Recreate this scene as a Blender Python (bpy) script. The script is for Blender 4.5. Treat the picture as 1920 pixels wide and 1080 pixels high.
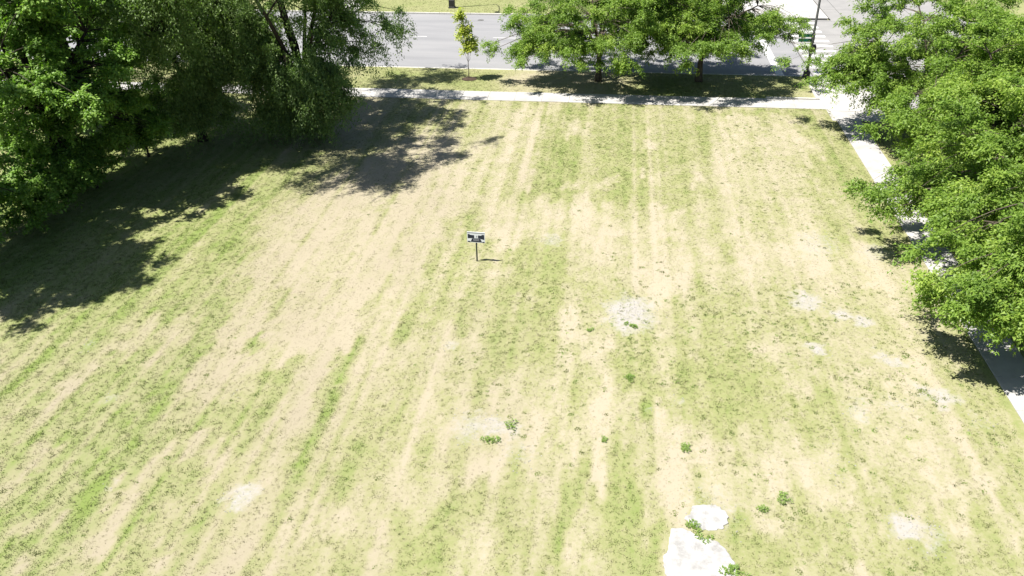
import bpy, bmesh, math, random
import numpy as np
from mathutils import Vector, Matrix

for o in list(bpy.data.objects):
    bpy.data.objects.remove(o)
S = bpy.context.scene
C = S.collection
R = math.radians
random.seed(7)

# ------------------------------------------------------------------ camera
PITCH, YAW, ROLL, CAM_H = R(31.7), R(7.5), 0.016, 18.0
hd = Vector((-math.sin(YAW), math.cos(YAW), 0))
rt = Vector((math.cos(YAW), math.sin(YAW), 0))
zu = Vector((0, 0, 1))
fw = hd * math.cos(PITCH) - zu * math.sin(PITCH)
up = hd * math.sin(PITCH) + zu * math.cos(PITCH)
cr = rt * math.cos(ROLL) - up * math.sin(ROLL)
cu = up * math.cos(ROLL) + rt * math.sin(ROLL)
cam_d = bpy.data.cameras.new('camera')
cam_d.sensor_width = 36.0
cam_d.lens = 36.0 * 1520 / 1920
cam_d.clip_end = 2000
cam = bpy.data.objects.new('camera', cam_d)
C.objects.link(cam)
m = Matrix((cr, cu, -fw)).transposed().to_4x4()
m.translation = Vector((0, 0, CAM_H))
cam.matrix_world = m
S.camera = cam

# ------------------------------------------------------------------ sky, sun, exposure
SUN_EL, SHADOW_AZ = R(62), R(20)          # shadows run to +X and a little away from the camera
world = bpy.data.worlds.new('World')
S.world = world
world.use_nodes = True
nt = world.node_tree
bg = nt.nodes['Background']
sky = nt.nodes.new('ShaderNodeTexSky')
sky.sky_type = 'NISHITA'
sky.sun_disc = False
sky.sun_elevation = SUN_EL
sun_dir = Vector((-math.cos(SHADOW_AZ) * math.cos(SUN_EL), -math.sin(SHADOW_AZ) * math.cos(SUN_EL), math.sin(SUN_EL)))
sky.sun_rotation = math.atan2(sun_dir.x, sun_dir.y)
nt.links.new(sky.outputs[0], bg.inputs[0])
bg.inputs[1].default_value = 0.05
sun_l = bpy.data.lights.new('sun', 'SUN')
sun_l.energy = 5.0
sun_l.angle = R(0.53)
sun_l.color = (1.0, 0.955, 0.88)
sun = bpy.data.objects.new('sun', sun_l)
C.objects.link(sun)
sun.rotation_euler = (-sun_dir).to_track_quat('-Z', 'Y').to_euler()
sun.location = (-20, 10, 40)
S.view_settings.view_transform = 'Standard'
S.view_settings.look = 'None'
S.view_settings.gamma = 1
S.view_settings.use_curve_mapping = False
S.view_settings.exposure = 1.27
S.render.engine = 'CYCLES'
S.cycles.max_bounces = 7
S.cycles.diffuse_bounces = 4
S.cycles.glossy_bounces = 2
S.cycles.transmission_bounces = 3
S.cycles.transparent_max_bounces = 4

# ------------------------------------------------------------------ helpers
def tag(o, label=None, cat=None, group=None, kind=None):
    if label: o['label'] = label
    if cat: o['category'] = cat
    if group: o['group'] = group
    if kind: o['kind'] = kind
    return o

def empty(name, loc, rz=0.0):
    o = bpy.data.objects.new(name, None)
    o.empty_display_size = 0.3
    o.location = loc
    o.rotation_euler = (0, 0, rz)
    C.objects.link(o)
    return o

def link(name, me, mat=None, parent=None, loc=None):
    o = bpy.data.objects.new(name, me)
    C.objects.link(o)
    if mat is not None and not me.materials:
        me.materials.append(mat)
    if parent is not None: o.parent = parent
    if loc is not None: o.location = loc
    return o

def np_mesh(name, verts, quads=None, tris=None, smooth=False, attrs=None):
    """mesh from numpy arrays; attrs: {name: (domain, array)} float or colour"""
    me = bpy.data.meshes.new(name)
    verts = np.asarray(verts, np.float32)
    nq = 0 if quads is None else len(quads)
    ntr = 0 if tris is None else len(tris)
    me.vertices.add(len(verts))
    me.vertices.foreach_set('co', verts.ravel())
    loops = []
    if nq: loops.append(np.asarray(quads, np.int32).ravel())
    if ntr: loops.append(np.asarray(tris, np.int32).ravel())
    lp = np.concatenate(loops) if loops else np.zeros(0, np.int32)
    me.loops.add(len(lp))
    me.loops.foreach_set('vertex_index', lp)
    me.polygons.add(nq + ntr)
    st = np.concatenate([np.arange(nq, dtype=np.int32) * 4, nq * 4 + np.arange(ntr, dtype=np.int32) * 3]).astype(np.int32)
    me.polygons.foreach_set('loop_start', st)
    if smooth:
        me.polygons.foreach_set('use_smooth', np.ones(nq + ntr, bool))
    me.update(calc_edges=True)
    for k, (dom, arr) in (attrs or {}).items():
        arr = np.asarray(arr, np.float32)
        if arr.ndim == 2:
            a = me.attributes.new(k, 'FLOAT_COLOR', dom)
            a.data.foreach_set('color', arr.ravel())
        else:
            a = me.attributes.new(k, 'FLOAT', dom)
            a.data.foreach_set('value', arr)
    return me

class MB:
    """collects simple shapes into one mesh"""
    def __init__(self): self.v, self.f = [], []
    def poly(self, pts, faces):
        b = len(self.v)
        self.v += [tuple(p) for p in pts]
        self.f += [tuple(b + i for i in f) for f in faces]
        return self
    def box(self, x0, x1, y0, y1, z0, z1, ch=0.0):
        if ch <= 0:
            p = [(x, y, z) for z in (z0, z1) for x, y in ((x0, y0), (x1, y0), (x1, y1), (x0, y1))]
            return self.poly(p, [(3, 2, 1, 0), (4, 5, 6, 7), (0, 1, 5, 4), (1, 2, 6, 5), (2, 3, 7, 6), (3, 0, 4, 7)])
        p = [(x, y, z0) for x, y in ((x0, y0), (x1, y0), (x1, y1), (x0, y1))]
        p += [(x, y, z1 - ch) for x, y in ((x0, y0), (x1, y0), (x1, y1), (x0, y1))]
        p += [(x, y, z1) for x, y in ((x0 + ch, y0 + ch), (x1 - ch, y0 + ch), (x1 - ch, y1 - ch), (x0 + ch, y1 - ch))]
        f = [(3, 2, 1, 0), (8, 9, 10, 11)]
        for k in range(2):
            for i in range(4):
                j = (i + 1) % 4
                f.append((4 * k + i, 4 * k + j, 4 * k + 4 + j, 4 * k + 4 + i))
        return self.poly(p, f)
    def tube(self, pts, rad, n=8, cap=True):
        pts = [Vector(p) for p in pts]
        if not hasattr(rad, '__len__'): rad = [rad] * len(pts)
        b = len(self.v)
        ref = Vector((0.3, 0.9, 0.1)).normalized()
        for i, p in enumerate(pts):
            t = (pts[min(i + 1, len(pts) - 1)] - pts[max(i - 1, 0)])
            t = t.normalized() if t.length > 1e-9 else Vector((0, 0, 1))
            a = t.cross(ref)
            if a.length < 1e-3: a = t.cross(Vector((1, 0, 0)))
            a.normalize(); c = t.cross(a)
            for k in range(n):
                w = 2 * math.pi * k / n
                self.v.append(tuple(p + (a * math.cos(w) + c * math.sin(w)) * rad[i]))
        for i in range(len(pts) - 1):
            for k in range(n):
                k2 = (k + 1) % n
                self.f.append((b + i * n + k, b + i * n + k2, b + (i + 1) * n + k2, b + (i + 1) * n + k))
        if cap:
            self.f.append(tuple(b + k for k in range(n))[::-1])
            self.f.append(tuple(b + (len(pts) - 1) * n + k for k in range(n)))
        return self
    def lathe(self, prof, n=12, c=(0, 0)):
        b = len(self.v)
        for r_, z in prof:
            for k in range(n):
                w = 2 * math.pi * k / n
                self.v.append((c[0] + r_ * math.cos(w), c[1] + r_ * math.sin(w), z))
        for i in range(len(prof) - 1):
            for k in range(n):
                k2 = (k + 1) % n
                self.f.append((b + i * n + k, b + i * n + k2, b + (i + 1) * n + k2, b + (i + 1) * n + k))
        self.f.append(tuple(b + k for k in range(n))[::-1])
        self.f.append(tuple(b + (len(prof) - 1) * n + k for k in range(n)))
        return self
    def mesh(self, name, mat, smooth=False):
        me = bpy.data.meshes.new(name)
        me.from_pydata(self.v, [], self.f)
        bm = bmesh.new(); bm.from_mesh(me)
        bmesh.ops.recalc_face_normals(bm, faces=bm.faces)
        bm.to_mesh(me); bm.free()
        if smooth:
            for p in me.polygons: p.use_smooth = True
        me.materials.append(mat)
        me.update()
        return me
    def build(self, name, mat, parent=None, smooth=False, loc=None):
        return link(name, self.mesh(name, mat, smooth), None, parent, loc)

# noise on arrays -----------------------------------------------------
_rng = np.random.default_rng(11)
_tab = _rng.random((256, 256)).astype(np.float32)
def vnoise(x, y, seed=0):
    x = np.asarray(x, np.float64) + seed * 17.31
    y = np.asarray(y, np.float64) + seed * 9.77
    xi = np.floor(x).astype(int); yi = np.floor(y).astype(int)
    fx = x - xi; fy = y - yi
    fx = fx * fx * (3 - 2 * fx); fy = fy * fy * (3 - 2 * fy)
    a = _tab[xi & 255, yi & 255]; b = _tab[(xi + 1) & 255, yi & 255]
    c = _tab[xi & 255, (yi + 1) & 255]; d = _tab[(xi + 1) & 255, (yi + 1) & 255]
    return (a * (1 - fx) + b * fx) * (1 - fy) + (c * (1 - fx) + d * fx) * fy
def fbm(x, y, seed=0, octv=4):
    s = 0; w = 0.5; t = 0
    for k in range(octv):
        s = s + w * vnoise(x * 2 ** k, y * 2 ** k, seed + 3 * k); t += w; w *= 0.55
    return s / t

# ------------------------------------------------------------------ materials
def new_mat(name):
    mt = bpy.data.materials.new(name)
    mt.use_nodes = True
    n = mt.node_tree
    return mt, n.nodes, n.links, n.nodes['Principled BSDF']

def noise_mat(name, cols, scale=5.0, rough=0.85, bump=0.1, bscale=60.0, detail=6.0, spec=0.25, metal=0.0, bdist=0.02, stretch=None):
    """2-4 colours blended by noise + fine bump, object/world coordinates"""
    mt, N, L, bs = new_mat(name)
    tc = N.new('ShaderNodeNewGeometry')
    src = tc.outputs['Position']
    if stretch:
        mp = N.new('ShaderNodeMapping'); mp.inputs['Scale'].default_value = stretch
        L.new(src, mp.inputs['Vector']); src = mp.outputs[0]
    nz = N.new('ShaderNodeTexNoise')
    nz.inputs['Scale'].default_value = scale; nz.inputs['Detail'].default_value = detail
    nz.inputs['Roughness'].default_value = 0.65
    L.new(src, nz.inputs['Vector'])
    rp = N.new('ShaderNodeValToRGB')
    el = rp.color_ramp.elements
    while len(el) < len(cols): el.new(0.5)
    for i, c in enumerate(cols):
        el[i].position = 0.3 + 0.4 * i / max(1, len(cols) - 1)
        el[i].color = (*c, 1)
    L.new(nz.outputs['Fac'], rp.inputs[0])
    L.new(rp.outputs[0], bs.inputs['Base Color'])
    bs.inputs['Roughness'].default_value = rough
    bs.inputs['Specular IOR Level'].default_value = spec
    bs.inputs['Metallic'].default_value = metal
    if bump > 0:
        n2 = N.new('ShaderNodeTexNoise'); n2.inputs['Scale'].default_value = bscale; n2.inputs['Detail'].default_value = 4
        L.new(tc.outputs['Position'], n2.inputs['Vector'])
        bp = N.new('ShaderNodeBump'); bp.inputs['Strength'].default_value = bump; bp.inputs['Distance'].default_value = bdist
        L.new(n2.outputs['Fac'], bp.inputs['Height']); L.new(bp.outputs[0], bs.inputs['Normal'])
    return mt

def leaf_mat(name, c0, c1, c2, trans=0.35, tcol=(0.9, 1.15, 0.35)):
    """leaf colour by the per-leaf attribute 'tone'; part of the light passes through"""
    mt, N, L, bs = new_mat(name)
    at = N.new('ShaderNodeAttribute'); at.attribute_name = 'tone'
    rp = N.new('ShaderNodeValToRGB'); el = rp.color_ramp.elements
    el.new(0.5)
    for e, p, c in zip(el, (0.0, 0.5, 1.0), (c0, c1, c2)):
        e.position = p; e.color = (*c, 1)
    L.new(at.outputs['Fac'], rp.inputs[0])
    L.new(rp.outputs[0], bs.inputs['Base Color'])
    bs.inputs['Roughness'].default_value = 0.5
    bs.inputs['Specular IOR Level'].default_value = 0.3
    mx = N.new('ShaderNodeMix'); mx.data_type = 'RGBA'; mx.blend_type = 'MULTIPLY'; mx.inputs[0].default_value = 1
    L.new(rp.outputs[0], mx.inputs[6]); mx.inputs[7].default_value = (*tcol, 1)
    tr = N.new('ShaderNodeBsdfTranslucent'); L.new(mx.outputs[2], tr.inputs[0])
    ms = N.new('ShaderNodeMixShader'); ms.inputs[0].default_value = trans
    L.new(bs.outputs[0], ms.inputs[1]); L.new(tr.outputs[0], ms.inputs[2])
    L.new(ms.outputs[0], N['Material Output'].inputs['Surface'])
    return mt

STRAW0, STRAW1 = (0.296, 0.264, 0.194), (0.240, 0.212, 0.152)
G_MID, G_HI = (0.208, 0.213, 0.100), (0.134, 0.178, 0.048)
BARE_C = (0.285, 0.27, 0.25)

def grass_ground_mat():
    mt, N, L, bs = new_mat('lawn_soil_and_thatch')
    geo = N.new('ShaderNodeNewGeometry')
    def attr(n):
        a = N.new('ShaderNodeAttribute'); a.attribute_name = n; return a.outputs['Fac']
    def noise(scale, detail=5, st=None):
        n = N.new('ShaderNodeTexNoise'); n.inputs['Scale'].default_value = scale; n.inputs['Detail'].default_value = detail
        n.inputs['Roughness'].default_value = 0.7
        v = geo.outputs['Position']
        if st:
            mp = N.new('ShaderNodeMapping'); mp.inputs['Scale'].default_value = st
            L.new(v, mp.inputs['Vector']); v = mp.outputs[0]
        L.new(v, n.inputs['Vector']); return n.outputs['Fac']
    def math_(op, a, b):
        n = N.new('ShaderNodeMath'); n.operation = op
        for i, q in enumerate((a, b)):
            if isinstance(q, (int, float)): n.inputs[i].default_value = q
            else: L.new(q, n.inputs[i])
        return n.outputs[0]
    fine = math_('MULTIPLY', math_('SUBTRACT', noise(9.0, 7), 0.5), 0.75)
    fine2 = math_('MULTIPLY', math_('SUBTRACT', noise(2.4, 4, (1.6, 0.7, 1)), 0.5), 0.55)
    g = math_('ADD', attr('green'), math_('ADD', fine, fine2))
    rp = N.new('ShaderNodeValToRGB'); el = rp.color_ramp.elements
    el.new(0.5)
    for e, p, c in zip(el, (0.08, 0.52, 0.98), (STRAW0, G_MID, G_HI)): e.position = p; e.color = (*c, 1)
    L.new(g, rp.inputs[0])
    def mix(f, a, b):
        n = N.new('ShaderNodeMix'); n.data_type = 'RGBA'
        L.new(f, n.inputs[0])
        for i, q in ((6, a), (7, b)):
            if isinstance(q, tuple): n.inputs[i].default_value = (*q, 1)
            else: L.new(q, n.inputs[i])
        return n.outputs[2]
    cl = N.new('ShaderNodeClamp')
    L.new(math_('MULTIPLY', attr('warm'), math_('SUBTRACT', 1.0, attr('green'))), cl.inputs[0])
    col = mix(cl.outputs[0], rp.outputs[0], STRAW1)
    c2 = N.new('ShaderNodeClamp')
    L.new(math_('MULTIPLY', math_('SUBTRACT', math_('ADD', attr('bare'), math_('MULTIPLY', math_('SUBTRACT', noise(5.0, 6), 0.5), 1.5)), 0.40), 1.5), c2.inputs[0])
    col = mix(c2.outputs[0], col, BARE_C)
    L.new(col, bs.inputs['Base Color'])
    bs.inputs['Roughness'].default_value = 0.95
    bs.inputs['Specular IOR Level'].default_value = 0.1
    bp = N.new('ShaderNodeBump'); bp.inputs['Strength'].default_value = 0.3; bp.inputs['Distance'].default_value = 0.02
    L.new(noise(30.0, 6), bp.inputs['Height']); L.new(bp.outputs[0], bs.inputs['Normal'])
    return mt

def instancer_mat(name, trans=0.45):
    """blade colour from the attribute 'tint' carried by each clump"""
    mt, N, L, bs = new_mat(name)
    at = N.new('ShaderNodeAttribute'); at.attribute_type = 'INSTANCER'; at.attribute_name = 'tint'
    L.new(at.outputs['Color'], bs.inputs['Base Color'])
    bs.inputs['Roughness'].default_value = 0.7
    bs.inputs['Specular IOR Level'].default_value = 0.15
    tr = N.new('ShaderNodeBsdfTranslucent'); L.new(at.outputs['Color'], tr.inputs[0])
    ms = N.new('ShaderNodeMixShader'); ms.inputs[0].default_value = trans
    L.new(bs.outputs[0], ms.inputs[1]); L.new(tr.outputs[0], ms.inputs[2])
    L.new(ms.outputs[0], N['Material Output'].inputs['Surface'])
    return mt

M = {}
M['lawn'] = grass_ground_mat()
M['earth'] = noise_mat('ground_earth', [(0.10, 0.12, 0.045), (0.17, 0.17, 0.08)], 0.6)
M['asphalt'] = noise_mat('worn_asphalt', [(0.168, 0.170, 0.178), (0.198, 0.199, 0.206), (0.226, 0.225, 0.229)], 0.35, 0.9, 0.15, 120, 9, 0.2, stretch=(0.25, 1.6, 1))
M['street'] = noise_mat('pale_concrete_street', [(0.195, 0.193, 0.19), (0.245, 0.24, 0.235)], 0.5, 0.9, 0.15, 90, 8, 0.2)
M['concrete'] = noise_mat('sidewalk_concrete', [(0.27, 0.262, 0.25), (0.33, 0.322, 0.31), (0.38, 0.372, 0.358)], 0.9, 0.9, 0.15, 80, 8, 0.2)
M['slab'] = noise_mat('old_pad_concrete', [(0.20, 0.196, 0.188), (0.30, 0.296, 0.288), (0.37, 0.366, 0.358)], 3.0, 0.9, 0.25, 40, 8, 0.2)
M['kerb'] = noise_mat('kerb_concrete', [(0.36, 0.35, 0.32), (0.48, 0.465, 0.44)], 2.0, 0.9, 0.2, 60)
M['paint'] = noise_mat('road_paint', [(0.36, 0.36, 0.355), (0.56, 0.56, 0.55)], 3.0, 0.7, 0.1, 80)
M['tar'] = noise_mat('joint_tar', [(0.06, 0.06, 0.06), (0.12, 0.12, 0.115)], 3.0, 0.8, 0.0)
M['bark'] = noise_mat('bark', [(0.045, 0.036, 0.028), (0.085, 0.07, 0.055), (0.13, 0.11, 0.09)], 6.0, 0.95, 0.8, 14, 7, 0.1, bdist=0.04, stretch=(1, 1, 0.25))
M['bark_dark'] = noise_mat('dark_bark', [(0.025, 0.021, 0.018), (0.05, 0.042, 0.035)], 6.0, 0.95, 0.8, 14, 7, 0.1, bdist=0.04, stretch=(1, 1, 0.25))
M['black_metal'] = noise_mat('black_painted_metal', [(0.012, 0.013, 0.014), (0.025, 0.026, 0.027)], 4.0, 0.55, 0.05, 60, spec=0.4)
M['grey_metal'] = noise_mat('weathered_steel', [(0.09, 0.095, 0.10), (0.16, 0.16, 0.165)], 5.0, 0.5, 0.1, 60, spec=0.5, metal=0.4)
M['post_dark'] = noise_mat('dark_green_post', [(0.028, 0.036, 0.028), (0.05, 0.06, 0.048)], 6.0, 0.6, 0.0)
M['sign_white'] = noise_mat('sign_white', [(0.60, 0.63, 0.67), (0.70, 0.72, 0.75)], 6.0, 0.5, 0.0)
M['sign_dark'] = noise_mat('sign_navy', [(0.012, 0.016, 0.030), (0.028, 0.033, 0.05)], 6.0, 0.5, 0.0)
M['sign_grey'] = noise_mat('sign_grey', [(0.22, 0.23, 0.26), (0.32, 0.33, 0.36)], 9.0, 0.5, 0.0)
M['sign_green'] = noise_mat('street_sign_green', [(0.004, 0.10, 0.06), (0.006, 0.14, 0.08)], 6.0, 0.5, 0.0)
M['mulch'] = noise_mat('mulch', [(0.03, 0.02, 0.014), (0.07, 0.048, 0.035)], 30.0, 0.95, 0.8, 50)
M['lens'] = noise_mat('lamp_glass', [(0.5, 0.5, 0.48), (0.6, 0.6, 0.58)], 5.0, 0.2, 0.0)
M['stone'] = noise_mat('rubble_stone', [(0.17, 0.165, 0.155), (0.30, 0.29, 0.275)], 12.0, 0.9, 0.3, 60)
M['locust'] = leaf_mat('locust_leaf', (0.090, 0.160, 0.026), (0.170, 0.270, 0.042), (0.275, 0.365, 0.065), 0.43)
M['elm'] = leaf_mat('elm_leaf', (0.080, 0.135, 0.042), (0.140, 0.220, 0.062), (0.225, 0.310, 0.095), 0.40)
M['heaven'] = leaf_mat('broad_leaf', (0.080, 0.155, 0.028), (0.155, 0.275, 0.045), (0.250, 0.370, 0.080), 0.38)
M['sapling'] = leaf_mat('sapling_leaf', (0.34, 0.38, 0.06), (0.46, 0.49, 0.10), (0.56, 0.57, 0.18), 0.5)
M['weed'] = leaf_mat('weed_leaf', (0.13, 0.21, 0.04), (0.19, 0.29, 0.065), (0.26, 0.34, 0.10), 0.45)
M['blade'] = instancer_mat('grass_blade')
M['wild'] = instancer_mat('wild_weed_leaf')

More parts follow.
